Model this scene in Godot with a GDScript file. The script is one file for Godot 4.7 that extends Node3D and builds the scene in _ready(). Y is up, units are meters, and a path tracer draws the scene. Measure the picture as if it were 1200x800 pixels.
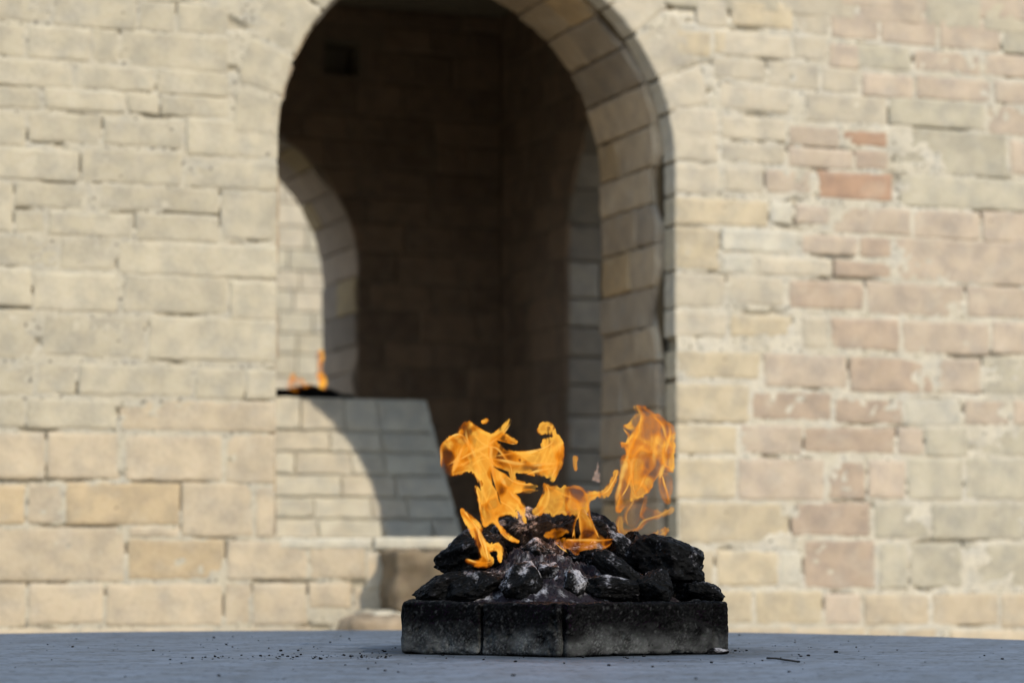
extends Node3D

# ---------------------------------------------------------------- helpers
const CU := 0.035          # middle of the arches along the pavilion's walls
const SPRING := 3.53       # height where the arches begin
const FLOOR := 1.395       # floor of the pavilion
var M := {}
var noises := {}
var pav: Node3D


func nz(s: int, freq: float, octaves := 3) -> FastNoiseLite:
	var key := "%d_%f_%d" % [s, freq, octaves]
	if not noises.has(key):
		var n := FastNoiseLite.new()
		n.seed = s
		n.noise_type = FastNoiseLite.TYPE_SIMPLEX_SMOOTH
		n.frequency = freq
		n.fractal_octaves = octaves
		noises[key] = n
	return noises[key]


func P(a: Array) -> PackedVector2Array:
	var p := PackedVector2Array()
	for i in range(0, a.size(), 2):
		p.append(Vector2(a[i], a[i + 1]))
	return p


func rnd(s: int) -> RandomNumberGenerator:
	var r := RandomNumberGenerator.new()
	r.seed = s * 7919 + 13
	return r


func part(called: String, mesh: Mesh, mat: Material, parent: Node) -> MeshInstance3D:
	var o := MeshInstance3D.new()
	o.name = called
	o.mesh = mesh
	if mat:
		o.material_override = mat
	parent.add_child(o, true)
	return o


func tag(o: Node, label: String, category := "", group := "", kind := "") -> void:
	o.set_meta("label", label)
	if category:
		o.set_meta("category", category)
	if group:
		o.set_meta("group", group)
	if kind:
		o.set_meta("kind", kind)


func grain(s: int, freq: float, octaves: int, size := 512, cell := false) -> PackedByteArray:
	var n := FastNoiseLite.new()
	n.seed = s
	n.frequency = freq
	n.fractal_octaves = octaves
	n.noise_type = FastNoiseLite.TYPE_CELLULAR if cell else FastNoiseLite.TYPE_SIMPLEX_SMOOTH
	var im := n.get_seamless_image(size, size)
	im.convert(Image.FORMAT_L8)
	return im.get_data()


func tex(size: int, bytes: PackedByteArray) -> ImageTexture:
	return ImageTexture.create_from_image(Image.create_from_data(size, size, false, Image.FORMAT_RGB8, bytes))


# a rough mineral surface: [colour texture, height texture]
func mineral(s: int, tone_low: float, tone_high: float, warm: float, pits: float, size := 512) -> Array:
	var a := grain(s, 0.008, 4, size)
	var b := grain(s + 1, 0.05, 4, size)
	var c := grain(s + 2, 0.022, 3, size)
	var d := grain(s + 3, 0.2, 2, size)
	var col := PackedByteArray()
	var hgt := PackedByteArray()
	col.resize(size * size * 3)
	hgt.resize(size * size * 3)
	for i in size * size:
		var f := a[i] / 255.0
		var g := b[i] / 255.0
		var e := d[i] / 255.0
		var v := lerpf(tone_low, tone_high, clampf(f * 0.55 + g * 0.3 + e * 0.15, 0.0, 1.0))
		var pit := clampf((pits - c[i] / 255.0) * 9.0, 0.0, 1.0) * clampf((0.55 - g) * 6.0, 0.0, 1.0)
		v *= 1.0 - 0.45 * pit
		var w := (f - 0.5) * warm
		col[i * 3] = int(clampf(v * (1.0 + 0.5 * w), 0.0, 1.0) * 255.0)
		col[i * 3 + 1] = int(clampf(v, 0.0, 1.0) * 255.0)
		col[i * 3 + 2] = int(clampf(v * (1.0 - w), 0.0, 1.0) * 255.0)
		var h := int(clampf(0.35 * f + 0.4 * g + 0.25 * e - 0.4 * pit, 0.0, 1.0) * 255.0)
		hgt[i * 3] = h
		hgt[i * 3 + 1] = h
		hgt[i * 3 + 2] = h
	return [tex(size, col), tex(size, hgt)]


func surface(maps: Array, scale: float, bump_cm: float, rough := 0.95, spec := 0.25, tint := Color.WHITE) -> StandardMaterial3D:
	var m := StandardMaterial3D.new()
	m.albedo_color = tint
	m.albedo_texture = maps[0]
	m.vertex_color_use_as_albedo = true
	m.roughness = rough
	m.metallic_specular = spec
	m.uv1_triplanar = true
	m.uv1_triplanar_sharpness = 6.0
	m.uv1_scale = Vector3.ONE * scale
	m.heightmap_enabled = true
	m.heightmap_texture = maps[1]
	m.heightmap_scale = bump_cm
	return m


# ---------------------------------------------------------------- masonry
func rise(s: float) -> float:   # the inner arches climb a little higher than a half circle
	return 0.05 * s * s


func opening_distance(u: float, v: float, half := 1.16) -> float:   # negative inside the arched opening
	var x := u - CU
	if v > SPRING:
		var q := Vector2(x, v - SPRING)
		return q.length() - half - (rise(q.y / maxf(q.length(), 0.01)) if half < 1.15 else 0.0)
	return maxf(absf(x) - half, FLOOR - v)


func knots(l: float, step: float) -> PackedFloat32Array:
	var k := PackedFloat32Array()
	if l < 0.09:
		for i in 6:
			k.append(l * i / 5.0)
		return k
	var e := [0.0, 0.007, 0.017, 0.032]
	for x in e:
		k.append(x)
	var n := int(ceil((l - 0.064) / step))
	for i in range(1, n):
		k.append(0.032 + (l - 0.064) * i / n)
	for i in 4:
		k.append(l - e[3 - i])
	return k


# one dressed stone: a rough pillow-shaped face lx by ly with sides going back; at(a, b, out) places a point of it
func stone(at: Callable, lx: float, ly: float, back: float, tint: Color, s: int, step := 0.04, lime := 0.35, rough := 1.0, st: SurfaceTool = null) -> ArrayMesh:
	var own := st == null
	if own:
		st = SurfaceTool.new()
		st.begin(Mesh.PRIMITIVE_TRIANGLES)
	var r := rnd(s)
	var kx := knots(lx, step)
	var ky := knots(ly, step)
	var base := r.randf_range(-0.003, 0.0025) * rough
	var tilt := Vector2(r.randf_range(-0.02, 0.02), r.randf_range(-0.02, 0.02)) * rough
	var n_edge := nz(1, 9.0, 2)
	var n_face := nz(2, 11.0, 4)
	var n_tone := nz(3, 4.5, 3)
	var n_lime := nz(4, 5.5, 4)
	var off := Vector3(r.randf() * 50.0, r.randf() * 50.0, 0)
	var nx := kx.size() + 4
	var ny := ky.size() + 4
	var first: int = st.get_meta("count") if st.has_meta("count") else 0
	for j in ny:
		for i in nx:
			var x: float = kx[clampi(i - 2, 0, nx - 5)]
			var y: float = ky[clampi(j - 2, 0, ny - 5)]
			var out := maxi(maxi(2 - i, 2 - j), maxi(i - nx + 3, j - ny + 3))
			var q := Vector3(x, y, 0) + off
			var ex := minf(x, lx - x) + 0.006 * n_edge.get_noise_3d(q.x, q.y, 3.0) * rough
			var ey := minf(y, ly - y) + 0.005 * n_edge.get_noise_3d(q.x, q.y, 9.0) * rough
			var fx := clampf(ex / 0.020, 0.0, 1.0)
			var fy := clampf(ey / 0.018, 0.0, 1.0)
			var p := sqrt(maxf(0.0, 1.0 - (1.0 - fx) * (1.0 - fx))) * sqrt(maxf(0.0, 1.0 - (1.0 - fy) * (1.0 - fy)))
			var h := lerpf(-0.010, 0.0025 + base + tilt.x * (x - lx / 2) + tilt.y * (y - ly / 2), p) + 0.0034 * rough * n_face.get_noise_3d(q.x, q.y, 1.0)
			var dip := clampf(n_face.get_noise_3d(q.x * 1.7, q.y * 2.6, 30.0) - 0.54, 0.0, 0.3)
			h -= dip * 0.045 * rough
			if out == 1:
				h = minf(h, 0.0) - 0.012
			elif out == 2:
				h = -back
			var wx := 0.006 * n_edge.get_noise_3d(q.x, q.y * 1.5, 20.0) * rough
			var wy := 0.006 * n_edge.get_noise_3d(q.x * 1.5, q.y, 25.0) * rough
			var c := tint * (1.0 + 0.14 * n_tone.get_noise_3d(q.x, q.y, 0.0))
			var white := smoothstep(0.12, 0.42, n_lime.get_noise_3d(q.x, q.y, 0.0)) * lime + (1.0 - p) * lime * 0.7
			c = c.lerp(Color(0.52, 0.475, 0.38), clampf(white, 0.0, 0.85))
			c.a = 1.0
			st.set_color(c)
			st.set_smooth_group(0)
			st.add_vertex(at.call((x + wx) / lx, (y + wy) / ly, h))
	for j in ny - 1:
		for i in nx - 1:
			var k := first + j * nx + i
			for v in [k, k + nx, k + nx + 1, k, k + nx + 1, k + 1]:
				st.add_index(v)
	st.set_meta("count", first + nx * ny)
	if not own:
		return null
	st.generate_normals()
	return st.commit()


func flat_wall(u0: float, v0: float, lx: float, ly: float, origin: Vector3, right: Vector3, out: Vector3) -> Callable:
	return func(a: float, b: float, h: float) -> Vector3:
		return origin + right * (u0 + lx * a) + Vector3.UP * (v0 + ly * b) + out * h


func tint_of(code: String, r: RandomNumberGenerator) -> Color:
	var c: Color = {"t": Color(0.455, 0.405, 0.30), "o": Color(0.48, 0.40, 0.285), "O": Color(0.47, 0.37, 0.235), "p": Color(0.465, 0.385, 0.295), "r": Color(0.40, 0.265, 0.18),
		"R": Color(0.425, 0.335, 0.25), "c": Color(0.48, 0.425, 0.325), "g": Color(0.44, 0.40, 0.305), "y": Color(0.485, 0.41, 0.285), "w": Color(0.50, 0.465, 0.375)}[code]
	c = c * r.randf_range(0.93, 1.06)
	c.a = 1.0
	return c


# uneven courses of stones over a rectangle; returns [u0, u1, v0, v1]
func courses(u0: float, u1: float, v0: float, v1: float, h: float, l: float, s: int) -> Array:
	var r := rnd(s)
	var out := []
	var v := v0
	while v < v1 - 0.05:
		var top := minf(v1, v + h * r.randf_range(0.85, 1.15))
		if v1 - top < h * 0.4:
			top = v1
		var u := u0 - r.randf() * l * 0.5
		while u < u1 - 0.04:
			var e := u + l * r.randf_range(0.6, 1.35)
			if u1 - e < l * 0.35:
				e = u1
			out.append([maxf(u, u0), minf(e, u1), v + 0.006, top - 0.006])
			out[-1][0] += 0.006
			out[-1][1] -= 0.006
			u = e
		v = top
	return out


# pushes a stone's points out of the arched opening
func keep_out(at: Callable, half: float) -> Callable:
	return func(a: float, b: float, h: float) -> Vector3:
		var p: Vector3 = at.call(a, b, h)
		var d := opening_distance(p.x, p.y, half)
		if d < 0.0:
			var x := p.x - CU
			if p.y > SPRING:
				var q := Vector2(x, p.y - SPRING).normalized()
				q *= half + (rise(q.y) if half < 1.15 else 0.0)
				p.x = CU + q.x
				p.y = SPRING + q.y
			else:
				p.x = CU + half * signf(x)
		return p


func add_front_stones(wall: Node3D) -> void:
	var rows := [
		[-2.880,-2.352,4.065,4.281,"t"], [-2.339,-1.901,4.056,4.298,"t"], [-1.891,-1.694,4.066,4.222,"t"], [-1.680,-1.402,4.066,4.227,"t"], [-2.833,-2.487,3.878,4.048,"t"],
		[-2.473,-2.152,3.875,4.051,"t"], [-2.138,-1.998,3.878,4.055,"t"], [-1.984,-1.409,3.861,4.059,"t"], [-2.873,-2.235,3.724,3.867,"t"], [-2.221,-1.805,3.731,3.863,"t"],
		[-1.791,-1.398,3.730,3.868,"t"], [-2.784,-2.393,3.605,3.717,"t"], [-2.384,-1.958,3.613,3.726,"t"], [-1.944,-1.776,3.622,3.727,"t"], [-1.766,-1.397,3.616,3.726,"t"],
		[-2.737,-2.475,3.407,3.590,"t"], [-2.461,-2.083,3.440,3.593,"t"], [-2.069,-1.646,3.440,3.586,"t"], [-1.627,-1.118,3.412,3.610,"t"], [-2.821,-2.197,3.234,3.399,"t"],
		[-2.183,-1.653,3.242,3.423,"t"], [-1.638,-1.122,3.242,3.393,"t"], [-2.773,-2.538,2.956,3.218,"t"], [-2.526,-2.096,3.092,3.222,"t"], [-2.082,-1.448,3.104,3.236,"t"],
		[-1.433,-1.125,2.971,3.233,"t"], [-2.524,-2.365,2.956,3.072,"t"], [-2.352,-1.904,2.952,3.078,"t"], [-1.891,-1.446,2.945,3.091,"t"], [-2.856,-2.297,2.782,2.937,"t"],
		[-2.287,-1.997,2.777,2.952,"t"], [-1.983,-1.123,2.764,2.941,"t"], [-2.809,-2.435,2.573,2.771,"t"], [-2.421,-1.990,2.556,2.761,"t"], [-1.954,-1.396,2.565,2.764,"t"],
		[-1.382,-1.121,2.542,2.752,"t"], [-2.761,-2.409,2.301,2.556,"t"], [-2.373,-1.833,2.323,2.541,"t"], [-1.815,-1.119,2.318,2.549,"t"], [-2.800,-2.410,2.116,2.282,"t"],
		[-2.396,-2.198,2.123,2.286,"t"], [-2.180,-1.580,2.123,2.288,"t"], [-1.566,-1.304,2.115,2.282,"t"], [-1.290,-1.117,2.120,2.279,"t"], [-2.754,-2.459,1.949,2.102,"t"],
		[-2.446,-1.986,1.947,2.102,"t"], [-1.963,-1.120,1.946,2.108,"o"], [-2.707,-2.351,1.683,1.920,"o"], [-2.337,-1.969,1.688,1.926,"o"], [-1.929,-1.420,1.684,1.926,"o"],
		[-1.397,-1.128,1.675,1.933,"o"], [-2.241,-1.642,1.451,1.668,"O"], [-1.909,-1.401,1.168,1.377,"O"], [-2.746,-2.451,1.452,1.652,"O"], [-2.438,-2.259,1.457,1.655,"o"],
		[-1.628,-1.247,1.391,1.673,"o"], [-1.233,-1.130,1.387,1.653,"o"], [-2.827,-1.927,1.160,1.435,"o"], [-1.910,-1.640,1.385,1.443,"o"], [-1.383,-0.946,1.167,1.369,"o"],
		[-0.932,-0.624,1.170,1.361,"o"], [-0.614,-0.082,1.114,1.307,"o"], [-0.684,-0.421,0.924,1.115,"o"], [-2.736,-2.434,0.927,1.148,"o"], [-2.421,-2.039,0.942,1.147,"o"],
		[-2.021,-1.408,0.929,1.146,"o"], [-1.394,-1.256,0.930,1.149,"o"], [-1.242,-0.949,0.924,1.144,"o"], [-0.935,-0.704,1.016,1.148,"o"], [-2.817,-2.168,0.689,0.918,"o"],
		[-2.155,-1.451,0.679,0.916,"o"], [-1.437,-0.933,0.669,0.911,"o"], [-0.526,0.716,0.651,0.965,"o"], [0.716,1.179,0.638,0.893,"o"], [1.450,1.531,4.173,4.302,"y"],
		[1.559,1.952,4.341,4.492,"y"], [1.215,1.429,4.141,4.290,"y"], [1.344,1.532,4.318,4.478,"c"], [1.968,2.189,4.324,4.466,"c"], [1.477,1.939,4.163,4.303,"c"],
		[1.955,2.176,4.172,4.308,"c"], [2.264,2.698,4.516,4.649,"p"], [2.525,2.901,4.308,4.493,"p"], [2.918,3.330,4.306,4.482,"p"], [2.200,2.514,4.314,4.471,"p"],
		[2.187,2.382,4.136,4.283,"p"], [2.721,3.856,4.503,4.732,"p"], [3.353,3.851,4.308,4.464,"g"], [2.187,2.727,4.148,4.290,"g"], [2.749,3.198,4.151,4.280,"p"],
		[3.215,3.847,4.157,4.292,"p"], [1.444,1.773,4.027,4.146,"c"], [1.789,2.119,3.994,4.149,"c"], [2.135,2.375,3.993,4.140,"c"], [1.485,1.925,3.848,3.998,"c"],
		[2.039,2.563,3.809,3.981,"c"], [2.402,2.736,3.982,4.120,"p"], [2.758,3.265,3.990,4.128,"p"], [3.288,3.844,3.993,4.133,"p"], [3.238,3.840,3.805,3.981,"p"],
		[2.580,3.222,3.824,3.988,"g"], [2.611,3.363,3.543,3.809,"g"], [2.646,3.830,3.346,3.535,"g"], [1.489,1.901,3.679,3.813,"c"], [1.488,1.894,3.545,3.659,"c"],
		[1.202,1.468,3.693,3.841,"c"], [1.206,1.467,3.536,3.678,"c"], [1.205,1.476,3.349,3.516,"c"], [1.514,1.756,3.374,3.517,"c"], [1.922,2.253,3.666,3.782,"p"],
		[1.916,2.335,3.538,3.653,"p"], [1.773,2.073,3.378,3.518,"p"], [3.386,3.835,3.570,3.778,"p"], [2.270,2.561,3.685,3.776,"r"], [2.111,2.591,3.364,3.525,"r"],
		[2.352,2.570,3.546,3.662,"R"], [1.204,1.782,3.175,3.327,"y"], [1.203,1.473,2.914,3.153,"y"], [1.539,1.927,2.546,2.664,"y"], [1.798,1.940,3.202,3.326,"w"],
		[1.490,1.971,3.028,3.161,"w"], [1.499,1.692,2.904,3.007,"w"], [1.961,2.176,3.211,3.316,"p"], [2.197,2.712,3.168,3.329,"p"], [2.729,3.175,3.160,3.328,"p"],
		[3.192,3.826,3.153,3.338,"p"], [1.998,2.356,3.036,3.146,"p"], [2.601,3.821,2.900,3.161,"p"], [2.373,2.580,3.029,3.149,"R"], [2.210,2.584,2.910,3.005,"R"],
		[1.913,2.391,2.717,2.876,"R"], [2.178,2.623,2.487,2.671,"R"], [1.714,2.189,2.903,3.007,"c"], [1.201,1.509,2.700,2.890,"c"], [1.525,1.875,2.722,2.889,"c"],
		[1.200,1.513,2.535,2.681,"c"], [1.992,2.156,2.487,2.670,"c"], [2.413,3.058,2.692,2.888,"p"], [3.080,3.816,2.705,2.889,"p"], [2.645,3.226,2.477,2.668,"p"],
		[3.243,3.811,2.488,2.677,"p"], [1.746,2.280,2.259,2.451,"p"], [1.204,1.719,2.299,2.450,"y"], [1.203,1.653,2.051,2.265,"y"], [1.674,2.179,2.071,2.232,"R"],
		[2.200,2.639,2.060,2.204,"R"], [2.002,2.592,1.885,2.033,"R"], [2.302,2.851,2.242,2.447,"R"], [2.873,3.164,2.252,2.449,"p"], [3.052,3.362,2.065,2.211,"p"],
		[2.608,2.771,1.886,2.040,"p"], [1.592,1.985,1.873,2.039,"p"], [3.380,3.801,2.072,2.215,"p"], [3.182,3.806,2.248,2.467,"g"], [2.788,3.072,1.875,2.045,"g"],
		[3.089,3.797,1.882,2.049,"g"], [3.045,3.792,1.624,1.871,"g"], [2.667,3.028,1.619,1.864,"g"], [2.656,3.029,2.053,2.208,"w"], [1.201,1.576,1.867,2.031,"y"],
		[1.200,1.564,1.617,1.843,"y"], [1.580,2.125,1.611,1.845,"p"], [2.410,2.650,1.627,1.849,"p"], [2.152,2.388,1.624,1.841,"R"], [1.214,1.894,1.367,1.594,"y"],
		[1.443,1.827,1.127,1.319,"y"], [1.234,1.422,1.133,1.324,"y"], [1.685,2.105,0.909,1.097,"y"], [1.232,1.664,0.917,1.099,"y"], [1.921,2.418,1.408,1.599,"R"],
		[1.994,2.448,1.106,1.384,"R"], [2.446,2.809,1.395,1.598,"g"], [2.826,3.787,1.392,1.603,"g"], [2.470,2.659,1.104,1.370,"g"], [2.676,3.019,1.113,1.366,"g"],
		[3.036,3.781,1.102,1.367,"g"], [1.843,1.977,1.126,1.320,"w"], [2.373,2.801,0.898,1.075,"o"], [2.817,3.254,0.895,1.078,"o"], [3.271,3.775,0.876,1.076,"o"],
		[1.231,1.919,0.701,0.892,"o"], [1.935,2.381,0.669,0.887,"o"], [2.397,2.909,0.652,0.878,"o"], [2.926,3.770,0.603,0.862,"o"], [2.121,2.351,0.906,1.076,"p"]]
	var s := 100
	for q in rows:
		s += 1
		var r := rnd(s)
		var lx: float = q[1] - q[0] + 0.006
		var ly: float = q[3] - q[2] + 0.006
		var at := flat_wall(q[0] - 0.003, q[2] - 0.003, lx, ly, Vector3.ZERO, Vector3.RIGHT, Vector3.BACK)
		var jamb: bool = absf(absf((q[0] if q[0] > 0.0 else q[1]) - CU) - 1.16) < 0.06 and q[2] > FLOOR - 0.05
		var m := stone(keep_out(at, 1.16), lx, ly, 0.15 if jamb else 0.045, tint_of(q[4], r), s, 0.035, 0.22)
		part("stone_block", m, M.stone, wall)


# the bed of lime mortar that the front stones sit in, uneven: flush here, washed out there
func mortar_bed() -> ArrayMesh:
	var step := 0.0140
	var u0 := CU - 3.925
	var v0 := 0.005
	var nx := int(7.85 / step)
	var ny := int(6.39 / step)
	var verts := PackedVector3Array()
	var cols := PackedColorArray()
	var norms := PackedVector3Array()
	var idx := PackedInt32Array()
	verts.resize((nx + 1) * (ny + 1))
	cols.resize(verts.size())
	norms.resize(verts.size())
	var keep := PackedByteArray()
	keep.resize(verts.size())
	var na := nz(11, 1.6, 3)
	var nb := nz(12, 14.0, 3)
	var nc := nz(13, 3.0, 3)
	for j in ny + 1:
		for i in nx + 1:
			var u := u0 + i * step
			var v := v0 + j * step
			var k := j * (nx + 1) + i
			var d := opening_distance(u, v, 1.17)
			keep[k] = 1 if d > -0.004 else 0
			var wash := smoothstep(0.23, 0.42, na.get_noise_2d(u * 1.0, v * 3.2) + 0.16 * nb.get_noise_2d(u, v))
			var h := -0.0020 + 0.0022 * nb.get_noise_2d(u, v) + 0.0022 * nc.get_noise_2d(u, v) - 0.026 * wash
			verts[k] = Vector3(u, v, h)
			var c := Color(0.47, 0.425, 0.325).lerp(Color(0.55, 0.505, 0.405), smoothstep(-0.6, 0.8, u)).lerp(Color(0.45, 0.405, 0.31), clampf(0.35 + 0.8 * nc.get_noise_2d(u + 9.0, v), 0.0, 1.0))
			cols[k] = c * (1.0 + 0.12 * nb.get_noise_2d(u * 1.7, v * 1.7 + 40.0))
			cols[k].a = 1.0
	for j in ny:
		for i in nx:
			var k := j * (nx + 1) + i
			if keep[k] + keep[k + 1] + keep[k + nx + 1] + keep[k + nx + 2] == 4:
				for v in [k, k + nx + 1, k + nx + 2, k, k + nx + 2, k + 1]:
					idx.append(v)
	for j in range(1, ny):
		for i in range(1, nx):
			var k := j * (nx + 1) + i
			norms[k] = Vector3(verts[k - 1].z - verts[k + 1].z, verts[k - nx - 1].z - verts[k + nx + 1].z, 2.0 * step).normalized()
	var a := []
	a.resize(Mesh.ARRAY_MAX)
	a[Mesh.ARRAY_VERTEX] = verts
	a[Mesh.ARRAY_NORMAL] = norms
	a[Mesh.ARRAY_COLOR] = cols
	a[Mesh.ARRAY_INDEX] = idx
	var m := ArrayMesh.new()
	m.add_surface_from_arrays(Mesh.PRIMITIVE_TRIANGLES, a)
	return m


func csg_box(parent: Node, lo: Vector3, hi: Vector3, op := CSGShape3D.OPERATION_UNION) -> void:
	var b := CSGBox3D.new()
	b.size = hi - lo
	b.position = (hi + lo) / 2
	b.operation = op
	parent.add_child(b, true)


func arch_outline(half: float) -> PackedVector2Array:
	var p := PackedVector2Array([Vector2(-half, FLOOR)])
	for i in 33:
		var a := PI - PI * i / 32.0
		p.append(Vector2(cos(a), sin(a)) * (half + rise(sin(a))) + Vector2(0, SPRING))
	p.append(Vector2(half, FLOOR))
	return p


func csg_prism(parent: Node, poly: PackedVector2Array, depth: float, where: Transform3D) -> void:
	var c := CSGPolygon3D.new()
	c.polygon = poly
	c.depth = depth
	c.transform = where
	c.operation = CSGShape3D.OPERATION_SUBTRACTION
	parent.add_child(c, true)


const IN_W0 := -0.98      # inner faces of the room
const IN_W1 := -6.15
const IN_HALF := 2.33


func build_pavilion() -> void:
	pav = Node3D.new()
	pav.name = "stone_pavilion"
	pav.position = Vector3(-0.2014, 0, -14.0)
	pav.rotation_degrees.y = 20.0
	add_child(pav)
	tag(pav, "pale limestone pavilion with tall round arches standing behind the fire bowl", "pavilion")
	# the solid core: walls, floor, dome and the arches cut through
	var core := CSGCombiner3D.new()
	core.name = "masonry_core"
	csg_box(core, Vector3(CU - 3.93, 0, -7.2), Vector3(CU + 3.93, 6.4, -0.035))
	var dome := CSGSphere3D.new()
	dome.radius = 2.75
	dome.radial_segments = 48
	dome.rings = 24
	dome.position = Vector3(CU, 5.9, -3.56)
	core.add_child(dome, true)
	csg_box(core, Vector3(CU - IN_HALF, FLOOR, IN_W1), Vector3(CU + IN_HALF, 5.7, IN_W0), CSGShape3D.OPERATION_SUBTRACTION)
	var hollow := CSGSphere3D.new()
	hollow.radius = 2.25
	hollow.radial_segments = 48
	hollow.rings = 24
	hollow.position = Vector3(CU, 5.7, -3.56)
	hollow.operation = CSGShape3D.OPERATION_SUBTRACTION
	core.add_child(hollow, true)
	csg_prism(core, arch_outline(1.20), 9.0, Transform3D(Basis(), Vector3(CU, 0, 1.0)))
	csg_prism(core, arch_outline(1.20), 12.0, Transform3D(Basis(Vector3.UP, PI / 2), Vector3(CU + 6.0, 0, -3.56)))
	csg_box(core, Vector3(0.86, 5.12, IN_W1 - 0.4), Vector3(1.16, 5.40, IN_W1 + 0.1), CSGShape3D.OPERATION_SUBTRACTION)
	core.material_override = M.core
	pav.add_child(core)
	# front wall: mortar bed with every stone in it
	var front := part("front_wall", mortar_bed(), M.mortar, pav)
	add_front_stones(front)
	var sill := [[-1.10, -0.585, 1.322, 1.388], [-0.575, 0.05, 1.325, 1.392], [0.06, 0.62, 1.322, 1.390], [0.63, 1.14, 1.325, 1.390]]
	for i in sill.size():
		var q: Array = sill[i]
		part("threshold_slab", stone(flat_wall(q[0], q[2], q[1] - q[0], q[3] - q[2], Vector3(0, 0, 0.02 if i else 0.004), Vector3.RIGHT, Vector3.BACK), q[1] - q[0], q[3] - q[2], 0.06, Color(0.50, 0.46, 0.36), 900 + i, 0.03, 0.5), M.stone, front)
	# ring of arch stones round the opening, flush with the wall
	var edge := part("arch_ring", arch_bed(), M.core, pav)
	var steps := 15
	var r := rnd(5)
	var cuts := PackedFloat32Array()
	for i in steps + 1:
		cuts.append(PI * (i + (r.randf_range(-0.22, 0.22) if i > 0 and i < steps else 0.0)) / steps)
	for i in steps:
		var a0 := cuts[i] + 0.006
		var a1 := cuts[i + 1] - 0.006
		var rw := r.randf_range(0.25, 0.30)
		var at := func(a: float, b: float, h: float) -> Vector3:
			var g := lerpf(a1, a0, a)
			var rad := 1.16 + rw * b
			return Vector3(CU + cos(g) * rad, SPRING + sin(g) * rad, h)
		var tone: Color = tint_of("t" if cos((a0 + a1) / 2) < 0.2 else "c", r)
		part("voussoir", stone(at, (a1 - a0) * 1.2, rw, 0.15, tone, 300 + i, 0.035, 0.25), M.stone, edge)
	# lining of the arch passage: courses up the sides, then voussoirs
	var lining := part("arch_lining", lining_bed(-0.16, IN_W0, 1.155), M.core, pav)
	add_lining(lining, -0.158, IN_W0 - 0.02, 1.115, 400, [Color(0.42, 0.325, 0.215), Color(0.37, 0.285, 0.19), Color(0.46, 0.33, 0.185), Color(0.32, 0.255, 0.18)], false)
	# the wall across the room, blackened by soot
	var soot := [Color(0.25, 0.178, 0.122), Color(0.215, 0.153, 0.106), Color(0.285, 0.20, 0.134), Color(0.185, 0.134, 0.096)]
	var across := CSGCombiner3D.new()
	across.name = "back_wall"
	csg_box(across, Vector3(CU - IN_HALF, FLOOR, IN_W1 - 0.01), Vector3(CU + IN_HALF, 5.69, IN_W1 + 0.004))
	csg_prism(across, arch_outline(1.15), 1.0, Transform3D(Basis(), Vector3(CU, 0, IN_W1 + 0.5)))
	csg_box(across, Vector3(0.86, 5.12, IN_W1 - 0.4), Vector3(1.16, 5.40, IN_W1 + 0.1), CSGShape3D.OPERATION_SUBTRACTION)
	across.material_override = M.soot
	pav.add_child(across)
	var k := 0
	for q in courses(CU - IN_HALF, CU + IN_HALF, FLOOR, 5.68, 0.235, 0.46, 31):
		k += 1
		if niche_hit(q):
			continue
		var lo := opening_distance(q[0], q[2], 1.13)
		var hi := opening_distance(q[1], q[2], 1.13)
		if maxf(lo, hi) < 0.02 and opening_distance(q[0], q[3], 1.13) < 0.02 and opening_distance(q[1], q[3], 1.13) < 0.02:
			continue
		var at := keep_out(flat_wall(q[0], q[2], q[1] - q[0], q[3] - q[2], Vector3(0, 0, IN_W1 + 0.012), Vector3.RIGHT, Vector3.BACK), 1.12)
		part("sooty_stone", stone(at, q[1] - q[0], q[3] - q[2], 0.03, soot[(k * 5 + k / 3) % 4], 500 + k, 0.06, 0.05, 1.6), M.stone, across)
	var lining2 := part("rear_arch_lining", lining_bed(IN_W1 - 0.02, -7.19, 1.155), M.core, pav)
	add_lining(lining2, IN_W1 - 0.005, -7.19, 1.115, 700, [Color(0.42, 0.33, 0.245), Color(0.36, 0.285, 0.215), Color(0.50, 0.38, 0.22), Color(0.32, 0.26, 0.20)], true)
	# side walls with arches of their own
	for side in [1, -1]:
		var w := CSGCombiner3D.new()
		w.name = "side_wall"
		csg_box(w, Vector3(CU + side * IN_HALF - 0.006, FLOOR, -6.14), Vector3(CU + side * IN_HALF + 0.006, 5.69, -0.99))
		csg_prism(w, arch_outline(1.15), 8.0, Transform3D(Basis(Vector3.UP, PI / 2), Vector3(CU + side * IN_HALF + 4.0, 0, -3.56)))
		w.material_override = M.soot
		pav.add_child(w, true)
		var st := SurfaceTool.new()
		st.begin(Mesh.PRIMITIVE_TRIANGLES)
		var face := Vector3(CU + side * (IN_HALF - 0.012), 0, -3.56)
		var right := Vector3(0, 0, side)
		var outw := Vector3(-side, 0, 0)
		for q in courses(-2.57, 2.57, FLOOR, 5.68, 0.235, 0.46, 41 + side):
			var mid := Vector2((q[0] + q[1]) / 2 + CU, (q[2] + q[3]) / 2)
			if opening_distance(mid.x, mid.y, 1.13) < 0.0:
				continue
			k += 1
			var q0: float = q[0]
			var q2: float = q[2]
			var lx: float = q[1] - q[0]
			var ly: float = q[3] - q[2]
			var at := func(a: float, b: float, h: float) -> Vector3:
				var p := Vector2(q0 + lx * a, q2 + ly * b)
				if opening_distance(p.x + CU, p.y, 1.12) < 0.0:
					if p.y > SPRING:
						var dir := (p - Vector2(0, SPRING)).normalized()
						p = Vector2(0, SPRING) + dir * (1.12 + rise(dir.y))
					else:
						p.x = 1.12 * signf(p.x)
				return face + right * p.x + Vector3.UP * p.y + outw * h
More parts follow.
